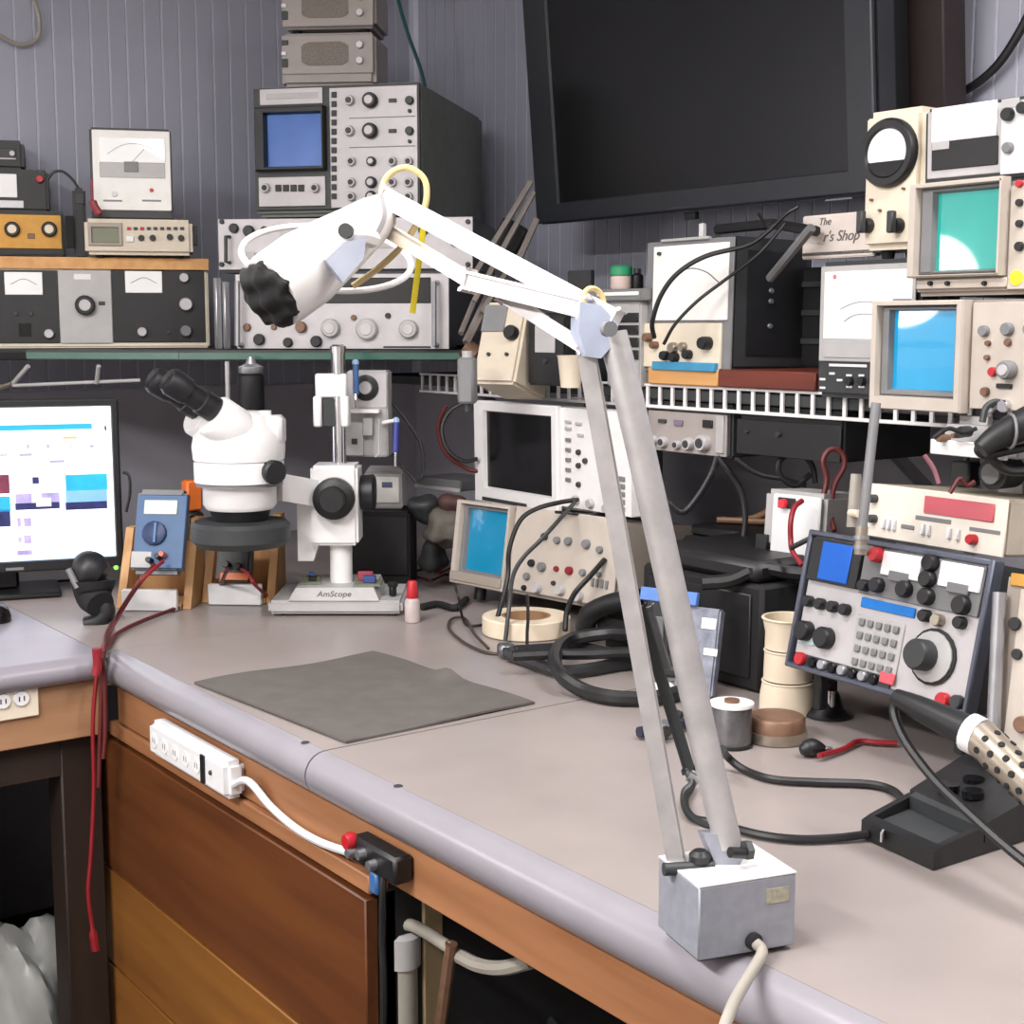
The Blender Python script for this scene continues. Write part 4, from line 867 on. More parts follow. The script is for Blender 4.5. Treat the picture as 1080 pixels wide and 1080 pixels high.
# probe leads across the two scopes
cable('probe_lead', 'black probe lead drooping in front of the small blue oscilloscope', [P(609, 527, 2.66), P(590, 530, 2.62), P(565, 537, 2.60), P(548, 550, 2.60), P(537, 580, 2.60), P(535, 612, 2.60), Z(520, 668, BZ + .006)], .0045, M_BLACK)
cable('probe_lead', 'thick grey probe lead across the oscilloscope control panel', [P(606, 530, 2.64), P(590, 548, 2.58), P(572, 568, 2.56), P(552, 588, 2.56), P(541, 608, 2.54), P(537, 640, 2.5), Z(533, 676, BZ + .005)], .004, M_DGREY)
cable('probe_lead', 'black lead slanting over the connectors of the lower oscilloscope', [P(638, 590, 2.58), P(622, 608, 2.56), P(606, 626, 2.55), P(598, 645, 2.52), P(596, 665, 2.5)], .005, M_BLACK)
cable('probe_lead', 'short dark lead below the white oscilloscope connectors', [P(640, 540, 2.66), P(620, 543, 2.64), P(600, 541, 2.64), P(586, 540, 2.66)], .003, M_BLACK)
# thin wires and thick cable coil at the foot of the scopes
cable('thin_wire', 'thin brown wire loops left of the tape roll', [Z(530, 690, BZ + .004), Z(512, 688, BZ + .004), Z(490, 678, BZ + .004), Z(474, 664, BZ + .005), Z(476, 653, BZ + .006), Z(490, 652, BZ + .006), Z(500, 668, BZ + .008), Z(515, 684, BZ + .008)], .0028, mat('brown wire', (66, 52, 46), .5))
cable('thin_wire', 'thin dark wire hanging from the oscilloscope to the bench', [P(480, 618, 2.62), P(484, 632, 2.60), Z(488, 652, BZ + .01), Z(495, 660, BZ + .004), Z(515, 658, BZ + .004)], .0025, M_BLACK)
cable('thin_wire', 'dark wire draped over the cream tape roll', [P(556, 628, 2.55), P(557, 650, 2.48), P(556, 668, 2.44), Z(556, 690, BZ + .01)], .003, M_BLACK)
def coil(label, pts, r_, m): return cable('thick_cable', label, [Z(a, b, BZ + zc) for a, b, zc in pts], r_, m, group='thick cords at the foot of the oscilloscopes')
coil('thick black cord looping left around the coil', [(672, 668, .05), (640, 668, .04), (598, 676, .03), (585, 694, .036), (592, 712, .03), (615, 728, .014), (648, 736, .012), (690, 736, .012), (720, 730, .012)], .0115, M_BLACK)
coil('thick grey cord stretched across the middle of the coil', [(536, 690, .012), (560, 698, .012), (590, 708, .012), (620, 706, .012), (655, 700, .012), (690, 698, .012)], .011, mat('charcoal cord', (44, 44, 46), .35))
coil('black cord at the back of the coil', [(545, 686, .012), (575, 684, .012), (610, 682, .012), (650, 690, .012), (690, 700, .012)], .009, M_BLACKM)
coil('upper black cord lying over the coil', [(540, 692, .034), (580, 690, .034), (620, 690, .034), (660, 688, .034), (700, 690, .034)], .009, M_BLACK)
p = Z(534, 694, BZ); e = empty('mains_plug', 'silver and black plug at the left end of the coil', 'plug', Matrix.Translation((p.x, p.y, BZ + .001)) @ Matrix.Rotation(R(-20), 4, 'Z')); G().box(-.014, .014, -.012, .012, 0, .024, .004).build('body', M_SOLD, e); G().cyl((.014, 0, .012), (.03, 0, .012), .008).build('strain_relief', M_BLACK, e)
# dark bundle behind the lamp arm
p = Z(650, 690, BZ); e = empty('camera_bag', 'black padded bundle behind the thick cords', 'bag', Matrix.Translation((p.x + .05, p.y + .02, BZ + .001)) @ Matrix.Rotation(R(-80), 4, 'Z'))
G().box(-.06, .08, -.04, .05, 0, .075, .02, seg=3).build('body', M_BLACKM, e); G().tube([(-.07, -.04, .03), (-.05, -.05, .06), (.0, -.05, .085), (.06, -.045, .1)], .018, 12).build('handle', M_BLACK, e)

# ------------------------------------------------------------------ under the right shelf
D = Dev('function_generator', 'small beige function generator tucked under the shelf', 'generator', (684, 424, 772, 478), 2.53, 90, 0); D.body(M_DGREY, .16, .004)
dz = SZ - .022 - (D.o.z + D.h)
D.e.location.z += dz - .001; D.o.z += dz - .001
D.panel('front_panel', (685, 435, 768, 478), M_SPK, .004); D.panel('edge_bar', (758, 438, 766, 478), M_LGREY, .008)
D.knobs([(692, 464, 5), (703, 466, 6), (717, 469, 5), (730, 468, 7), (746, 467, 9)], 6, M_SILV, y0=.004, cap=M_DGREY); D.btn(749, 447, 10, 8, M_BLACK, y0=.004); D.btn(701, 444, 8, 4, M_DGREY, y0=.004); D.btn(718, 446, 9, 6, mat('mauve key', (120, 104, 128), .5), y0=.004)
D = Dev('black_equipment', 'black equipment box hung under the shelf right of the function generator', 'equipment', (780, 432, 890, 484), 2.33, 90, 0); D.body(M_BLACKM, .22, .004)
D.e.location.z += SZ - .0225 - (D.o.z + D.h); D.panel('front_panel', (778, 446, 888, 484), M_BLACK, .003); D.knobs([(823, 459, 3), (790, 456, 2)], 2, M_DGREY, y0=.003)
e = empty('black_cart_box', 'tall black box behind the stacked cream cups', 'box', Matrix.Translation((1.60, 1.60, BZ + .001)))
G().box(-.06, .30, -.14, .13, 0, .165, .006).build('case', M_BLACKM, e); G().box(-.064, -.06, -.12, .11, .02, .15, .002).build('front_panel', M_BLACK, e); G().box(-.06, .28, -.13, .12, .166, .20, .01).build('lid', M_BLACK, e)
for i, (pts, lb) in enumerate([([(690, 520), (705, 530), (720, 540), (735, 525), (750, 500), (756, 482)], 'black cord slanting up under the function generator'), ([(756, 482), (770, 500), (782, 520), (786, 545), (784, 570)], 'black cord dropping from the function generator corner'), ([(775, 484), (800, 500), (830, 506), (850, 512)], 'thin black cord running right under the black equipment'), ([(855, 500), (838, 512), (822, 500), (824, 484), (842, 478), (856, 490), (860, 510)], 'black cord loop near the red wire loop'), ([(740, 615), (770, 612), (800, 600), (830, 604), (850, 606)], 'thick grey black hose lying on the black box')]):
    cable('rear_cable', lb, [P(a, b, 2.40 - .03 * (i > 1)) for a, b in pts] if i < 4 else [P(a, b, 2.15) for a, b in pts], (.005, .005, .004, .005, .011)[i], M_BLACK)
D = Dev('battery_charger', 'white power brick with red plug behind the communications analyzer', 'charger', (803, 518, 868, 600), 2.22, 84, 4, zb=BZ + .204); D.body(M_LGREY, .12, .008)
D.panel('front_plate', (815, 522, 866, 590), M_WHITEP, .006, bev=.004); D.panel('socket', (824, 525, 842, 536), M_BLACK, .004, y=-.006); D.knob(831, 531, 5, mat('glowing red knob', (220, 40, 56), .35, emit=.15), y0=.01, name='red_plug'); D.panel('dark_side_clip', (799, 563, 811, 580), M_BLACK, .006)  # red plug is no lamp; slight glow put into its colour
cable('charger_lead', 'red and black twisted lead down the white power brick', [P(846, 528, 2.15), P(838, 535, 2.14), P(834, 550, 2.13), P(834, 570, 2.13), P(836, 582, 2.12), P(846, 596, 2.1)], .0042, M_REDW); cable('charger_lead', 'black lead curving from the white power brick to the right', [P(834, 578, 2.12), P(846, 572, 2.11), P(862, 564, 2.1)], .004, M_BLACK)
cable('red_loop_wire', 'dark red wire loop hanging beneath the big analog meter', [P(868, 525, 2.2), P(872, 505, 2.2), P(868, 486, 2.2), P(876, 474, 2.2), P(888, 478, 2.2), P(890, 492, 2.2), P(880, 512, 2.2), P(876, 540, 2.2), P(880, 560, 2.18)], .0045, M_DRED)
D = Dev('blister_pack', 'grey blister package with blue header leaning on the black box', 'package', (716, 640, 757, 702), 2.14, 70, 12, zb=BZ + .001); D.body(mat('silver card', (132, 136, 150), .35, .3, var=.3, scale=50), .02, .003)
D.panel('blue_header', (678, 622, 738, 636), mat('blue header card', (90, 130, 200), .4), .01); D.panel('foil_patch', (740, 652, 756, 664), M_WHITE, .002); D.panel('foil_patch', (742, 684, 757, 692), M_WHITE, .002)
D = Dev('tool_caddy', 'dark plastic tool caddy behind the lamp arm', 'caddy', (682, 634, 722, 700), 2.24, 60, 0, zb=BZ + .001); D.body(M_DGREY, .06, .004); D.panel('slot', (690, 650, 700, 690), M_GREY, .003); D.panel('slot', (705, 645, 712, 690), M_BLACK, .003)
e = empty('black_printer', 'low black printer shape under the shelf behind the tool caddy', 'printer', Matrix.Translation((1.86, 1.82, BZ + .001)))
G().box(-.08, .22, -.08, .08, 0, .17, .01).build('case', M_BLACKM, e); G().box(-.06, .2, -.07, .07, .171, .19, .004).build('lid', M_BLACK, e); G().box(-.084, -.08, -.06, .06, .05, .07, .001).build('slot', M_DGREY, e)
e = empty('wire_stripper', 'brown handled tool lying on the black printer', 'tool', Matrix.Translation((1.84, 1.86, BZ + .193)))
G().tube([(0, 0, .006), (.03, -.04, .006), (.05, -.09, .008)], .006).build('handle', M_BROWN, e); G().tube([(0, 0, .006), (.05, -.03, .006), (.08, -.07, .03)], .006).build('handle', M_CARD, e)
# ------------------------------------------------------------------ cups, tins, small things on the bench
p = Z(830, 750, BZ)
cz = BZ + .001
for i, (h_, r0, r1, lb) in enumerate(((.046, .040, .036, 'bottom cream cup of the stack of three'), (.044, .035, .034, 'middle cream cup of the stack of three'), (.046, .034, .038, 'top cream cup of the stack of three'))):
    e = empty('card_cup', lb, 'cup', Matrix.Translation((p.x, p.y, cz)), 'stacked cream cups'); G().lathe([(r0, 0), (r0 * .99, h_ * .5), (r1, h_ - .001), (r1 * .93, h_ - .001), (r0 * .92, .004)], n=28).build('wall', M_CUP, e); G().torus((0, 0, h_ - .002), (0, 0, 1), r1, .0018, 28, 6).build('rim', M_CUP, e); cz += h_ + .0012
p = Z(771, 790, BZ); e = empty('solder_spool', 'grey solder spool with white top flange', 'spool', Matrix.Translation((p.x + .012, p.y + .012, BZ + .001)))
G().lathe([(.026, .001), (.0265, .004), (.0265, .052), (.026, .054)], n=28).build('winding', M_SOLD, e); G().lathe([(.029, .054), (.029, .058), (.010, .058), (.010, .054)], n=28).build('flange', M_WHITE, e); G().lathe([(.010, .050), (.010, .062)], n=16).build('hub', M_BROWN, e); G().lathe([(.029, 0), (.029, .003)], n=28).build('flange', M_BLACK, e)
p = Z(816, 784, BZ); e = empty('round_tin', 'flat brown round tin beside the solder spool', 'tin', Matrix.Translation((p.x + .015, p.y + .01, BZ + .001)))
G().lathe([(.040, 0), (.041, .002), (.041, .014)], n=32).build('body', M_BRASS, e); G().lathe([(.0385, .014), (.0385, .03), (.036, .033), (.02, .034)], n=32).build('lid', M_BROWN, e)
p = Z(871, 757, BZ); e = empty('magnetic_mount', 'black magnetic base with silver stub under the analyzer', 'antenna base', Matrix.Translation((p.x + .01, p.y + .005, BZ + .001)))
G().lathe([(.034, 0), (.034, .003), (.022, .012), (.016, .03), (.014, .034)], n=28).build('base', M_BLACK, e); G().cyl((-.008, -.012, .014), (-.008, -.012, .04), .006).build('stub', M_CHROME, e); G().cyl((0, 0, .03), (0, 0, .05), .012).build('post', M_BLACKM, e)
e = empty('alligator_clip', 'black clip lying on the bench at the end of a red wire', 'clip', Matrix.Translation(Z(855, 798, BZ + .001)) @ Matrix.Rotation(R(-20), 4, 'Z'))
G().tube([(-.014, 0, .009), (0, 0, .012), (.018, 0, .009)], lambda s: .006 + .006 * math.sin(math.pi * s), 10).build('boot', M_BLACK, e); G().box(.014, .03, -.003, .003, .005, .011, .001).build('jaw', M_ALU, e)
cable('clip_lead', 'red wire with black clip on the open bench', [Z(864, 797, BZ + .009), Z(890, 790, BZ + .006), Z(905, 782, BZ + .006), Z(925, 783, BZ + .006), Z(946, 784, BZ + .006)], .0038, M_REDW)
cable('bench_cable', 'upper black cord from the solder spool to the iron stand', [Z(762, 790, BZ + .05), Z(767, 798, BZ + .02), Z(785, 812, BZ + .006), Z(815, 822, BZ + .006), Z(860, 825, BZ + .006), Z(915, 827, BZ + .006), Z(942, 834, BZ + .006), Z(955, 848, BZ + .008)], .005, M_BLACK)
cable('bench_cable', 'lower black cord leaving the iron stand towards the lamp', [Z(915, 880, BZ + .008), Z(880, 884, BZ + .006), Z(840, 885, BZ + .006), Z(800, 880, BZ + .006), Z(755, 868, BZ + .006), Z(730, 862, BZ + .006), Z(722, 845, BZ + .006), Z(730, 828, BZ + .006)], .0048, M_BLACK)
p = Z(708, 775, BZ); e = empty('dark_pliers', 'dark pliers lying behind the lamp arm', 'pliers', Matrix.Translation((p.x, p.y, BZ + .001)) @ Matrix.Rotation(R(15), 4, 'Z'))
G().tube([(-.05, .02, .01), (-.01, .004, .01), (.05, -.01, .01)], .008).build('handle', mat('navy grip', (40, 40, 58), .4), e); G().tube([(-.05, -.012, .01), (-.01, -.002, .01), (.05, .02, .012)], .008).build('handle', M_BLACK, e); G().cyl((-.012, 0, 0), (-.012, 0, .02), .012).build('joint', M_ALU, e)
p = Z(730, 725, BZ); e = empty('bottle_cap', 'small white cap lying behind the pliers', 'cap', Matrix.Translation((p.x - .06, p.y, BZ + .001))); G().lathe([(.016, 0), (.016, .012), (.012, .015)], n=20).build('shell', M_WHITEP, e); G().torus((0, 0, .003), (0, 0, 1), .017, .002, 24, 6).build('rim', M_WHITEP, e)
# rubber mat
g = G(); bm = g.bm; q = [Vector((.881, 2.026)), Vector((1.213, 2.038)), Vector((1.234, 1.62)), Vector((.911, 1.608))]
nx, ny = 24, 28; grid = []
for j in range(ny + 1):
    row = []
    for i in range(nx + 1):
        u, v = i / nx, j / ny; a = q[0].lerp(q[1], u); b = q[3].lerp(q[2], u); c = a.lerp(b, v)
        c.x += .004 * math.sin(v * 9) * u * u; c.y += .004 * math.sin(u * 8) * (1 - v)
        z_ = BZ + .0035 + .0012 * (1 + math.sin(u * 7 + v * 3)) + .012 * math.exp(-((u - 1) ** 2 / .004 + (v - .52) ** 2 / .004))
        row.append(bm.verts.new((c.x, c.y, z_)))
    grid.append(row)
for j in range(ny):
    for i in range(nx): bm.faces.new((grid[j][i], grid[j][i + 1], grid[j + 1][i + 1], grid[j + 1][i]))
r_ = bmesh.ops.extrude_face_region(bm, geom=bm.faces[:])
for v in [x for x in r_['geom'] if isinstance(x, bmesh.types.BMVert)]: v.co.z = max(BZ + .0003, v.co.z - .0033)
g.build('rubber_mat', M_RUB, None, 'dark grey rubber mat lying near the bench front', 'mat', ang=60)

# ------------------------------------------------------------------ analyzer, counter and neighbours
D = Dev('communications_analyzer', 'tilted communications analyzer with blue screen, two meters and big tuning dial', 'analyzer', (935, 651), 1.85, 94.2, 12.1, wh=(.308, .185))
D.body(M_DGREY, .30, .006, y0=.003); w_, h_ = D.w / 2, D.h
D.bezel('frame', (847, 580, 1037, 728), (853, 586, 1031, 721), M_LGREY, .006) if False else None
g = G()
for a in ((-w_ - .004, -w_ + .004, -.004, h_ + .004), (w_ - .004, w_ + .004, -.004, h_ + .004), (-w_, w_, -.004, .004), (-w_, w_, h_ - .004, h_ + .004)): g.box(a[0], a[1], -.010, .012, a[2], a[3], .002)
g.build('frame', mat('blue grey frame', (84, 88, 102), .4, .3), D.e)
def R4(u0, v0, u1, v1, th=.003, y=0):      # panel in fractions of the face, v from the top
    return G().box(-w_ + u0 * D.w, -w_ + u1 * D.w, y - th, y, h_ * (1 - v1), h_ * (1 - v0), .001)
def K4(u, v, r_, m, nm='knob', ln=.012, y=.003, cap=None):
    k = G().lathe([(r_, 0), (r_, ln * .8), (r_ * .85, ln)], (-w_ + u * D.w, -y, h_ * (1 - v)), (0, -1, 0), 18).build(nm, m, D.e)
    if cap: G().lathe([(r_ * .6, 0), (r_ * .55, .002)], (-w_ + u * D.w, -y - ln, h_ * (1 - v)), (0, -1, 0), 14).build('cap', cap, k)
R4(.02, .02, .98, .98).build('front_panel', M_SILV, D.e)
R4(.03, .03, .33, .35, .008, -.003).build('screen_bezel', M_BLACK, D.e); R4(.10, .05, .28, .33, .002, -.011).build('screen', M_BLUESCR, D.e)
R4(.335, .03, .975, .37, .004, -.003).build('meter_panel', M_GREY, D.e)
for u0, u1 in ((.45, .66), (.76, .97)):
    m_ = R4(u0, .04, u1, .21, .004, -.007).build('meter', M_METER, D.e); R4(u0 + .05, .17, u1 - .05, .24, .003, -.009).build('meter_cover', M_GREY, m_)
K4(.71, .07, .011, M_BLACK, y=.007); K4(.71, .18, .011, M_BLACK, y=.007)
for u, v, r_ in ((.38, .31, .008), (.45, .29, .010), (.60, .28, .011), (.72, .30, .011), (.90, .31, .012)): K4(u, v, r_, M_BLACK, y=.007)
K4(.42, .08, .010, M_RED, 'red_connector', .014, .007); K4(.385, .06, .007, M_BRASS, 'connector', .02, .007)
R4(.36, .395, .66, .465, .003, -.003).build('display', mat('analyzer blue display', (14, 104, 180), .6, emit=.25), D.e)
g_ = R4(.35, .52, .62, .92, .002, -.003).build('keypad', M_LGREY, D.e)
for r1 in range(4):
    for c1 in range(5): R4(.375 + c1 * .048, .545 + r1 * .095, .405 + c1 * .048, .595 + r1 * .095, .004, -.005).build('key', M_GREY, g_)
for k in range(4): K4(.06 + k * .075, .51, .008, M_BLACK)
K4(.075, .73, .014, M_BLACK, ln=.016); K4(.20, .745, .015, M_BLACK, ln=.016)
R4(.03, .75, .13, .83, .002, -.003).build('tinted_plate', mat('pale aqua plate', (176, 200, 198), .4), D.e)
K4(.79, .69, .036, M_BLACK, 'dial_rim', .004); K4(.79, .69, .032, M_LGREY, 'dial_face', .006, .004); K4(.765, .69, .020, M_DGREY, 'tuning_knob', .022, .010)
for u, v in ((.72, .43), (.79, .44), (.90, .425)): K4(u, v, .008, M_BLACK if u != .79 else M_BRASS)
R4(.03, .90, .60, .985, .003, -.003).build('socket_strip', M_DGREY, D.e)
K4(.08, .94, .009, M_RED, 'socket', .008, .006)
for k in range(7): K4(.155 + k * .06, .94, .007, M_ALU if k % 2 else M_BLACKG, 'socket', .007, .006, )
R4(.545, .87, .625, .95, .003, -.006).build('red_plate', mat('red pink plate', (206, 84, 96), .4), D.e); K4(.885, .955, .010, M_RED, 'socket', .01); K4(.955, .94, .009, M_DGREY, 'socket', .01)
for sx in (-1, 1): G().box(sx * w_ * .8 - .008, sx * w_ * .8 + .008, .02, .035, -.062 if sx else 0, 0, .002, M=Matrix.Rotation(R(12), 4, 'X')).build('bail_leg', M_BLACK, D.e)
CA = D
D = Dev('frequency_counter', 'cream frequency counter with red display on the analyzer', 'counter', (986, 547), 1.93, 93.9, 5, wh=(.237, .075)); D.body(M_BEIGE, .2, .004)
w_, h_ = D.w / 2, D.h
R4(.0, .0, 1, 1, .003).build('front_panel', mat('off white panel', (226, 217, 205), .45, var=.03), D.e); R4(.43, .1, .92, .42, .003, -.003).build('display', M_REDD, D.e)
for k, u in enumerate((.13, .17, .21, .43, .47, .62, .68)): R4(u, .62, u + .022, .82, .006, -.003).build('push_button', M_WHITEP, D.e)
for u, v in ((.05, .28), (.06, .66)): K4(u, v, .006, M_DGREY)
K4(.80, .76, .007, M_RED); R4(.27, .68, .37, .76, .002, -.003).build('slot', M_GREY, D.e)
R4(.37, .48, .63, .56, .001, -.003).build('legend', M_GREY, D.e); R4(.76, .55, .97, .62, .001, -.003).build('legend', M_GREY, D.e)
FC = D
# antenna pole with connectors
e = empty('antenna_rod', 'grey metal rod with brass connectors rising in front of the counter', 'antenna', Matrix.Translation(P(907, 585, 1.80))); oo = e.matrix_world.translation
G().cyl(P(924, 425, 1.80) - oo, P(909, 560, 1.80) - oo, .0062, n=12).build('rod', M_GREY, e); G().cyl(P(909, 555, 1.80) - oo, P(907, 585, 1.80) - oo, .008, n=12).build('connector', M_BRASS, e)
for a in (565, 575): G().cyl(P(908, a, 1.80) - oo, P(908, a + 4, 1.80) - oo, .010, n=12).build('ring', M_ALU, e)
G().cyl(P(903, 500, 1.83) - oo, P(900, 556, 1.83) - oo, .007, .009, n=12).build('plug', M_CORD, e); G().cyl(P(897, 541, 1.82) - oo, P(906, 542, 1.80) - oo, .005, n=10).build('side_stub', M_CREAM, e)
# bracket tray and clips under the blue scope
D = Dev('metal_tray', 'small white metal bracket cluttered with leads below the shelf end', 'bracket', (984, 450, 1064, 482), 1.86, 94, 0); D.body(M_LGREY, .1, .003, y0=.02); D.panel('lip', (984, 466, 1064, 482), M_WHITE, .006); D.panel('back_plate', (990, 440, 1020, 452), M_LGREY, .01, y=.05)
D.knobs([(1000, 462, 4), (1015, 459, 3)], 4, M_BROWN, ln=.02); D.knobs([(1022, 455, 6)], 6, M_BLACK, ln=.02, name='connector')
for i, (pts, r_, m, lb) in enumerate([([(1090, 428), (1060, 448), (1042, 462), (1032, 474), (1040, 480), (1060, 476), (1090, 470)], .006, M_BLACK, 'black cord doubling back at the right edge below the scope'), ([(1040, 476), (1052, 490), (1066, 497), (1090, 496)], .006, M_BLACK, 'black cord sagging to the right edge above the counter'), ([(985, 462), (1000, 452), (1015, 456), (1030, 452)], .003, M_BLACK, 'thin black lead lying on the white bracket'), ([(975, 480), (985, 495), (990, 510)], .003, mat('dusty pink wire', (140, 90, 100), .5), 'dusty pink wire hanging below the white bracket'), ([(1002, 520), (1012, 505), (1020, 512), (1028, 508)], .003, M_DRED, 'small red wire kink above the frequency counter'), ([(1036, 445), (1040, 430), (1050, 424), (1062, 428)], .0045, M_DGREY, 'grey probe lead plugged into the blue screen oscilloscope')]):
    cable('loose_lead', lb, [P(a, b, 1.80 + .01 * i) for a, b in pts], r_, m)
p = P(1070, 452, 1.78); e = empty('black_probe_body', 'fat black probe body hanging under the right scope', 'probe', Matrix.Translation(p)); G().tube([P(1034, 474, 1.78) - p, P(1050, 462, 1.78) - p, P(1070, 452, 1.78) - p, P(1100, 440, 1.78) - p], lambda s: .012 + .012 * s, 12).build('body', M_BLACK, e); G().torus(P(1066, 455, 1.775) - p, RT, .021, .002, 16, 6).build('ring', M_GREY, e)
p = P(1004, 500, 1.95); e = empty('black_toggle_block', 'upright black switch block standing on the counter', 'switch', Matrix.Translation((p.x + .03, p.y, FC.o.z + FC.h + .001))); G().box(-.014, .014, -.016, .016, 0, .036, .003).build('body', M_BLACK, e); G().cyl((0, 0, .036), (.002, 0, .06), .005).build('lever', M_BLACK, e)
p = P(1043, 520, 1.92); e = empty('black_spool', 'small black round motor on the counter top', 'motor', Matrix.Translation((p.x + .03, p.y, FC.o.z + FC.h + .024))); G().cyl((-.024, 0, 0), (.02, 0, 0), .022, n=22).build('drum', M_BLACK, e); G().cyl((-.03, 0, 0), (-.024, 0, 0), .014, n=20).build('end_cap', M_GREY, e)
D = Dev('grey_box', 'pale grey box at the right edge behind the counter', 'box', (1052, 500, 1080, 524), 2.05, 92, 0); D.body(M_LGREY, .08, .003); D.panel('lid', (1053, 502, 1079, 508), M_GREY, .004)
# instrument at right edge
D = Dev('edge_instrument', 'cream instrument with grey corner bar cut by the right edge', 'instrument', (1050, 612, 1200, 812), 1.58, 80, 10, zb=BZ + .03); D.body(M_TEKD, .14, .004); D.panel('front_panel', (1066, 628, 1199, 808), M_TEK, .003); D.knobs([(1072, 658, 7), (1074, 690, 6)], 6, M_BLACK); D.knobs([(1080, 764, 9)], 8, M_BROWN)
a = D.L(1059, 625); b = D.L(1051, 800); G().cyl((a[0], -.012, a[1]), (b[0], -.012, b[1]), .008, n=10).build('corner_bar', M_ALU, D.e); D.panel('top_trim', (1066, 612, 1199, 626), M_GOLD, .004)
for sx in (-1, 1): G().lathe([(.012, 0), (.012, -.028)], (sx * (D.w / 2 - .03), .02, 0), (0, 0, 1), 12).build('foot', M_BLACK, D.e)

# ------------------------------------------------------------------ soldering iron and stand
e = empty('iron_stand', 'black soldering iron stand with sponge tray at the right', 'stand', Matrix.Translation((1.25, .90, BZ + .001)) @ Matrix.Rotation(R(-62), 4, 'Z'))
iM = e.matrix_world.inverted()
def IL(a, b, z=BZ): return iM @ Z(a, b, z)
c0 = [IL(908, 884), IL(984, 919), IL(1105, 880), IL(1020, 838)]
c0 = [Vector((v.x, v.y, 0)) for v in c0]
g = G(); g.prism(c0, (0, 0, .012)); g.build('base', M_BLACK, e)
ctr = sum(c0, Vector()) / 4
def lerp2(u, v): a = c0[0].lerp(c0[3], u); b = c0[1].lerp(c0[2], u); return a.lerp(b, v)
def ridge(u0, u1, v0, v1, h0, h1, nm, m):
    q = [lerp2(u0, v0), lerp2(u1, v0), lerp2(u1, v1), lerp2(u0, v1)]; g = G(); bm = g.bm
    A_ = [bm.verts.new(Vector((v.x, v.y, .012))) for v in q]; B_ = [bm.verts.new(Vector((v.x, v.y, hh))) for v, hh in zip(q, (h0, h1, h1, h0))]
    bm.faces.new(A_[::-1]); bm.faces.new(B_)
    for n_ in range(4): bm.faces.new((A_[n_], A_[(n_ + 1) % 4], B_[(n_ + 1) % 4], B_[n_]))
    return g.build(nm, m, e)
ridge(.0, .07, 0, 1, .020, .023, 'front_wall', M_BLACK); ridge(.07, .42, 0, .07, .023, .030, 'side_wall', M_BLACK); ridge(.07, .42, .93, 1, .023, .030, 'side_wall', M_BLACK); ridge(.08, .38, .08, .92, .016, .016, 'sponge', M_DGREY); ridge(.38, .43, .07, .93, .031, .033, 'tray_wall', M_DGREY); ridge(.43, .99, .0, 1.0, .033, .052, 'top_deck', M_BLACK)
for u, v in ((.55, .35), (.6, .6), (.75, .4)): q = lerp2(u, v); G().lathe([(.012, .04), (.012, .0475)], (q.x, q.y, 0), n=14).build('tip_hole', M_BLACKG, e)
q = lerp2(.0, .33); G().box(q.x - .002, q.x + .0, q.y - .012, q.y + .012, .01, .02).build('label', M_LGREY, e)
e = empty('soldering_iron', 'black handled soldering iron in a perforated steel guard', 'soldering iron', Matrix.Translation(P(1040, 800, 1.38))); oo = e.matrix_world.translation
A_ = P(945, 735, 1.50) - oo; B_ = P(1022, 772, 1.42) - oo; C_ = P(1034, 778, 1.41) - oo; E_ = P(1130, 870, 1.30) - oo
G().tube([A_, A_.lerp(B_, .35), B_], lambda s: .009 + .008 * s, 14).build('handle', M_BLACK, e); G().cyl(B_, C_, .020, .020, 18).build('collar', M_WHITEP, e)
ax_ = (E_ - C_).normalized(); gd = G().cyl(C_, E_, .019, .017, 20).build('guard', M_BRASS, e)
u_ = ax_.orthogonal().normalized(); v_ = ax_.cross(u_)
L_ = (E_ - C_).length
for k in range(7):
    for j in range(8):
        a = 2 * math.pi * (j + .5 * (k % 2)) / 8; c_ = C_ + ax_ * (.018 + k * .016); d_ = u_ * math.cos(a) + v_ * math.sin(a)
        G().cyl(c_ + d_ * .016, c_ + d_ * .0195, .0035, n=8).build('guard_hole', M_BLACKM, gd)
G().box(-.008, .008, -.008, .008, 0, .09, .002, M=Matrix.Translation(Vector((E_.x - .0, E_.y + .0, BZ + .05 - oo.z)))).build('stand_post', M_BLACK, e)
cable('iron_lead', 'black lead from the iron handle arching down over the stand', [P(946, 736, 1.50), P(943, 752, 1.50), P(955, 782, 1.48), P(985, 822, 1.44), P(1020, 856, 1.40), P(1060, 892, 1.36), P(1095, 920, 1.33)], .0052, M_BLACK)

# ------------------------------------------------------------------ balanced-arm lamp
D = Dev('desk_lamp', 'white balanced arm magnifier lamp on a grey metal box', 'lamp', (737, 929, 839, 1008), 1.245, 15.6, 0, zb=BZ + .0045)
e = D.e; w_, h_ = D.w / 2, D.h
G().box(-w_, w_, 0, .078, 0, h_, .0015).build('base_box', M_BOX, e); G().box(-w_ * .9, w_ * .9, .008, .07, -.004, 0).build('foot_plate', M_BLACKM, e)
G().box(-w_, w_, 0, .078, h_, h_ + .0012).build('top_plate', M_WHITE, e)
a = D.L(794, 992); G().lathe([(.008, 0), (.008, .004), (.005, .006)], (a[0], 0, a[1]), (0, -1, 0), 16).build('grommet', M_BLACK, e)
D.panel('label', (808, 936, 832, 952), mat('faded label', (166, 160, 140), .5, var=.2, scale=200), .0005); 
cdp = [Vector((a[0], -.004, a[1])), Vector((a[0] + .001, -.014, a[1] - .006))] + [D.inv(Z(786, 1036, BZ + .005)), D.inv(Z(772, 1062, BZ + .005)), D.inv(Z(758, 1100, BZ + .004))]
G().tube(cdp, .0052, 10).build('cord', M_CORD, e)
I = lambda x, y, t: D.inv(P(x, y, t))
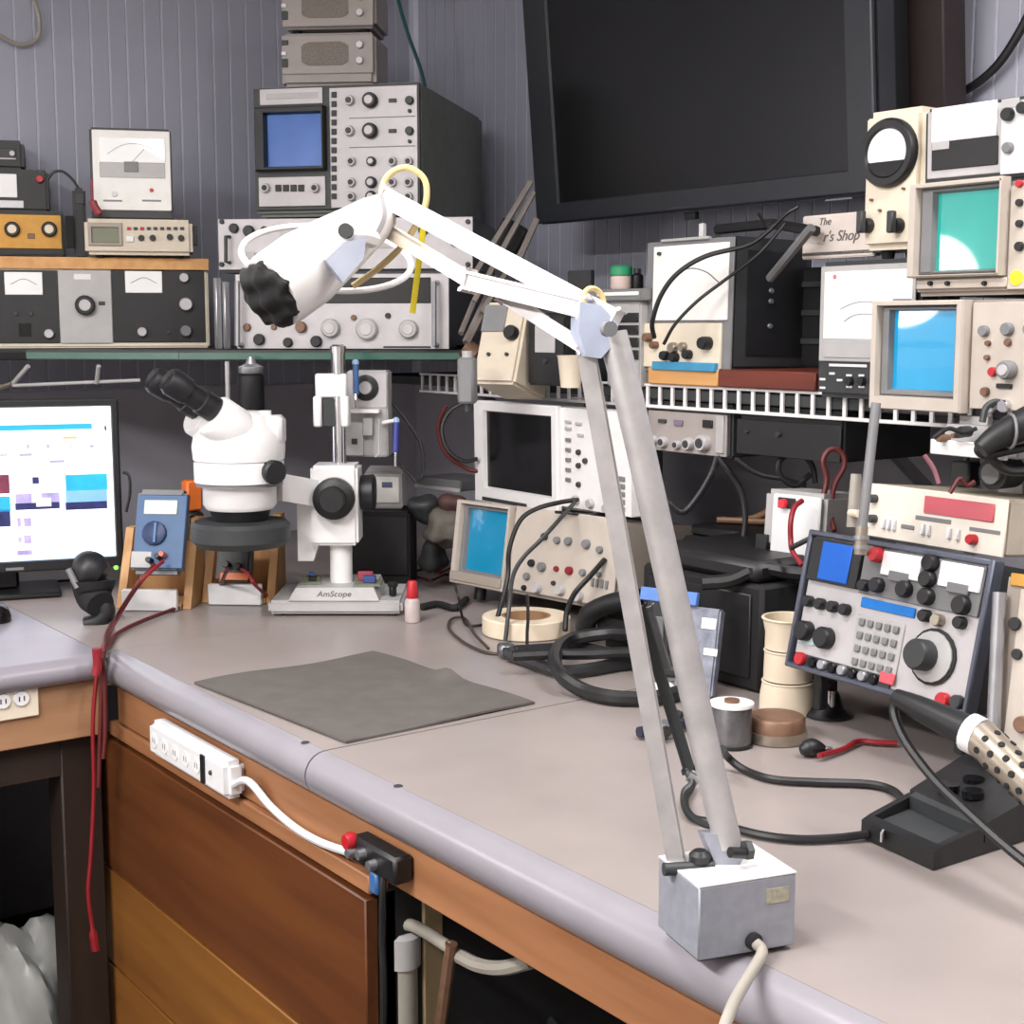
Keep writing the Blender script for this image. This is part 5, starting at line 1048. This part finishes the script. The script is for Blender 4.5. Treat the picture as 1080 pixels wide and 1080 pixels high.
def strap(p0, p1, wd, tk, nm, m, side=None):
    d = (p1 - p0); L_ = d.length; z_ = d.normalized(); v_ = (D.inv(EYE) - p0).normalized(); x_ = z_.cross(v_).normalized(); y_ = z_.cross(x_)
    M_ = Matrix(((x_.x, y_.x, z_.x, p0.x), (x_.y, y_.y, z_.y, p0.y), (x_.z, y_.z, z_.z, p0.z), (0, 0, 0, 1)))
    return G().box(-wd / 2, wd / 2, -tk / 2, tk / 2, 0, L_, min(tk, wd) * .22, M=M_, seg=2).build(nm, m, e)
TB, TE, TH = 1.285, 1.27, 1.40
strap(I(714, 912, TB), I(617, 362, TE), .0175, .009, 'lower_arm', M_TAPE)
G().tube([I(768, 893, TB), I(740, 770, TB), I(706, 610, TE + .01), I(668, 440, TE), I(646, 352, TE)], .0132, 16).build('lower_arm', M_TAPE, e)
for a, b in ((690, 537), (655, 385), (678, 480), (735, 745)): 
    pass
for s_ in (.12, .45, .62, .82):
    q = I(768, 893, TB).lerp(I(646, 352, TE), s_)
strap(I(674, 640, TB + .012), I(727, 812, TB + .012), .011, .009, 'spring_rod', M_DGREY); G().tube([I(724, 812, TB + .01), I(730, 826, TB), I(722, 836, TB), I(724, 855, TB), I(740, 868, TB), I(756, 872, TB)], .0035, 8).build('rear_wire', M_DGREY, e)
strap(I(684, 640, TB + .02), I(704, 706, TB + .02), .008, .008, 'spring_rod', M_GREY); G().cyl(I(726, 818, TB + .004), I(736, 824, TB + .004), .005, n=10).build('spring_hook', M_ALU, e)
# base yoke
G().prism([I(742, 880, TB - .01), I(772, 880, TB - .01), I(788, 900, TB - .01), I(773, 922, TB - .012), I(756, 915, TB - .012)], (0, .012, 0)).build('base_yoke', M_BOX, e)
G().cyl(I(700, 917, TB - .02), I(752, 914, TB - .01), .006, n=10).build('pivot_bar', M_DGREY, e); G().lathe([(.010, 0), (.010, .006), (.006, .010)], I(738, 908, TB - .01), (0, 0, 1), 12).build('wing_nut', M_BLACK, e); G().cyl(I(770, 899, TB - .03), I(790, 900, TB - .02), .005, n=10).build('bolt', M_BLACK, e); G().lathe([(.009, 0), (.009, .006)], I(785, 897, TB - .02), (1, 0, 0), 6).build('nut', M_DGREY, e)
# elbow
G().prism([I(612, 318, TE - .012), I(634, 322, TE - .012), I(652, 342, TE - .012), I(650, 360, TE - .012), I(634, 378, TE - .012), I(618, 376, TE - .012), I(611, 350, TE - .012)], (0, .02, 0)).build('elbow_plate', M_LBLUE if False else mat('bluish steel plate', (176, 184, 204), .35, .3), e)
G().torus(I(626, 318, TE), (0.3, -1, 0.2), .012, .0026, 20, 8).build('elbow_wire', M_YWIRE, e); G().lathe([(.007, 0), (.007, .008)], I(640, 347, TE - .02), (0, -1, 0), 12).build('elbow_bolt', M_GREY, e)
# upper arm
strap(I(404, 207, TH), I(650, 338, TE - .006), .0190, .011, 'upper_arm', M_LAMPW)
strap(I(400, 238, TH), I(502, 300, 1.35), .0150, .010, 'upper_arm', mat('yellowed enamel', (214, 202, 186), .4, var=.05)); strap(I(494, 296, 1.35), I(618, 326, TE), .0175, .013, 'upper_arm', M_LAMPW); strap(I(530, 312, 1.34), I(618, 368, TE), .0125, .008, 'upper_arm', M_TAPE)
# head: shade, black mouth, bracket, ring
HA, HB = I(404, 224, TH), I(284, 311, TH - .10); hx_ = (HB - HA); hl = hx_.length; hn = hx_.normalized()
sh = G().lathe([(.010, 0), (.018, .002), (.022, .012), (.026, hl * .25), (.031, hl * .45), (.0365, hl * .7), (.036, hl * .92), (.034, hl)], HA, hn, 28).build('shade', M_LAMPS, e)
g = G(); bmesh.ops.create_icosphere(g.bm, subdivisions=4, radius=1)
u_ = hn.orthogonal().normalized(); v_ = hn.cross(u_)
for v in g.bm.verts:
    c = v.co.copy(); an = math.atan2(c.y, c.x); k = 1 + .05 * math.sin(an * 7) + .05 * math.sin(an * 13 + 1); b_ = 1 + .35 * math.sin(c.x * 7) * math.sin(c.y * 6 + 1)
    v.co = HA + hn * (hl * 1.0 + c.z * .013 * b_) + (u_ * c.x + v_ * c.y) * .0325 * k
g.build('black_mouth', M_BLACKM, sh)
G().prism([I(343, 274, TH - .105), I(362, 256, TH - .105), I(386, 250, TH - .105), I(384, 272, TH - .105), I(362, 298, TH - .105)], (0, .012, 0)).build('switch_plate', mat('grey blue plate', (150, 154, 168), .45), sh)
G().cyl(I(364, 243, TH - .105), I(367, 245, TH - .095), .007, n=12).build('bolt', M_BLACK, sh); G().tube([I(398, 206, TH - .05), I(402, 225, TH - .05), I(397, 240, TH - .05), I(388, 252, TH - .05)], .006, 8).build('hinge_bar', M_LGREY, e); G().tube([I(362, 250, TH - .09), I(378, 248, TH - .09), I(392, 252, TH - .05)], .009, 8).build('swivel', M_LAMPW, e)
G().torus(I(345, 271, TH + .085), Vector((0, 0, .9)) + (D.inv(EYE) - I(345, 269, TH)).normalized() * .42 + Vector((.08, 0, 0)), .088, .0034, 56, 8).build('magnifier_ring', M_LAMPW, e)
cc = I(428, 204, TH); G().tube([I(405, 232, TH), I(403, 200, TH), I(412, 183, TH), I(430, 177, TH), I(447, 188, TH), I(450, 208, TH), I(444, 228, TH), I(425, 258, TH), I(400, 282, TH), I(372, 302, TH)], .0032, 8).build('loop_wire', M_YWIRE, e)
strap(I(447, 236, TH + .02), I(435, 330, TH + .02), .006, .002, 'yellow_tag', M_YEL2)

# ------------------------------------------------------------------ along the bench front
e = empty('power_strip', 'white power strip fixed under the bench edge', 'power strip', Matrix.Translation((.855, 1.965, .806)))
G().box(-.020, .0125, -.145, .14, -.028, .028, .008, seg=2).build('case', M_WHITEP, e)
for k in range(5): s_ = G().lathe([(.012, 0), (.012, .0012)], (-.020, .115 - k * .04, 0), (-1, 0, 0), 16).build('socket', M_WHITE, e); [G().box(-.0216, -.0211, .115 - k * .04 + j - .001, .115 - k * .04 + j + .001, -.004, .004).build('slot', M_GREY, s_) for j in (-.004, .004)]
G().box(-.0225, -.0195, -.075, -.062, -.02, .022).build('switch', M_BLACK, e); G().lathe([(.004, 0), (.003, .003)], (-.02, -.095, .002), (-1, 0, 0), 12).build('reset_button', M_DGREY, e)
xs = .858
cable('white_cable', 'white cord running from the power strip along the apron', [Vector((.848, 1.822, .80)), X(262, 824, xs - .01), X(285, 850, xs), X(310, 872, xs), X(335, 887, xs), X(362, 897, xs), X(385, 904, xs), X(400, 915, xs)], .0055, M_WHITEP)
p = X(405, 902, .862); e = empty('terminal_block', 'black terminal block with red knob below the bench edge', 'terminal block', Matrix.Translation(p))
G().box(-.022, .0055, -.06, .045, -.016, .018, .004).build('body', M_BLACK, e); G().lathe([(.010, 0), (.012, .006), (.009, .014)], X(374, 886, .845) - p, (-1, 0, 0), 14).build('red_knob', M_RED, e)
for k in range(3): G().lathe([(.007, 0), (.006, .010)], (-.022, .035 - k * .025, -.002 + .006 * (k % 2)), (-1, 0, 0), 12).build('terminal', M_ALU, e)
G().box(-.012, .0, .0, .018, -.05, -.022, .003).build('blue_clip', M_BLUE, e)
cable('terminal_wire', 'black wire hanging from the terminal block past the drawers', [X(405, 918, .85), X(404, 940, .845), X(403, 990, .845), X(405, 1040, .845), X(404, 1110, .845)], .0045, M_BLACK); cable('terminal_wire', 'short orange wire below the terminal block', [X(409, 918, .852), X(407, 930, .85), X(404, 950, .85), X(404, 962, .85)], .003, M_ORANGE)
# pipes under the bench
p = X(424, 985, .918)
e = empty('drain_pipe', 'off white plastic pipe standing under the bench opening', 'pipe', Matrix.Translation((p.x, p.y, 0))); G().cyl((0, 0, 0), (0, 0, p.z + .0), .02, n=20).build('pipe', M_CORD, e); G().lathe([(.024, 0), (.024, .04), (.018, .045)], (0, 0, p.z - .04), n=20).build('collar', M_LGREY, e)
q = X(475, 1000, .93) - Vector((p.x, p.y, 0)); G().tube([(0, 0, p.z - .01), (0, 0, p.z + .01), (q.x * .3, q.y * .3, p.z + .016 + (q.z - p.z) * .2), q], .008, 10, 4).build('side_tube', M_CORD, e)
a = X(452, 975, .955); G().box(a.x - .015, a.x + .015, a.y - .012, a.y + .014, 0, .773, .002).build('cream_plank', mat('cream timber', (150, 130, 96), .6, kind='woodz', scale=30), None, 'narrow cream timber upright behind the drain pipe', 'plank')
cable('copper_rod', 'brown copper rod leaning beside the cream upright', [X(476, 995, .93), X(462, 1100, .93)], .008, M_BROWN, 'rod', smooth=0)
cable('white_hose', 'white hose curving under the bench apron', [X(484, 1008, .94), X(505, 1018, .94), X(530, 1021, .94), X(560, 1014, .95)], .009, M_CORD); cable('dark_hose', 'dark hose running down under the bench', [X(520, 1030, 1.15), X(560, 1055, 1.15), X(590, 1090, 1.15)], .008, M_DGREY)
# bag of rubbish under the side desk
p = Y(28, 1040, 2.62); g = G(); bmesh.ops.create_icosphere(g.bm, subdivisions=4, radius=1)
for v in g.bm.verts:
    c = v.co.copy(); k = 1 + .10 * math.sin(c.x * 7 + c.z * 5) + .08 * math.sin(c.y * 9 - c.z * 4) + .035 * math.sin(c.x * 17 + c.y * 13)
    v.co = Vector((p.x + c.x * .10 * k, p.y + c.y * .10 * k, max(.002, .15 + c.z * .18 * k)))
g.build('rubbish_bag', M_BAG, None, 'crumpled white plastic bag on the floor under the desk', 'bag', ang=50)
p = P(493, 400, 2.62); e = empty('wall_adapter', 'grey plug adapter clipped to the slotted shelf lip', 'adapter', Matrix.Translation(p)); G().box(-.016, .016, -.016, .016, -.045, .04, .005, M=Matrix.Rotation(R(-50), 4, 'Z')).build('case', M_GREY, e); G().cyl((0, 0, .04), (0, 0, .052), .01).build('cap', M_LGREY, e); G().cyl((0, 0, -.045), (0, 0, -.06), .006).build('strain_relief', M_DGREY, e)
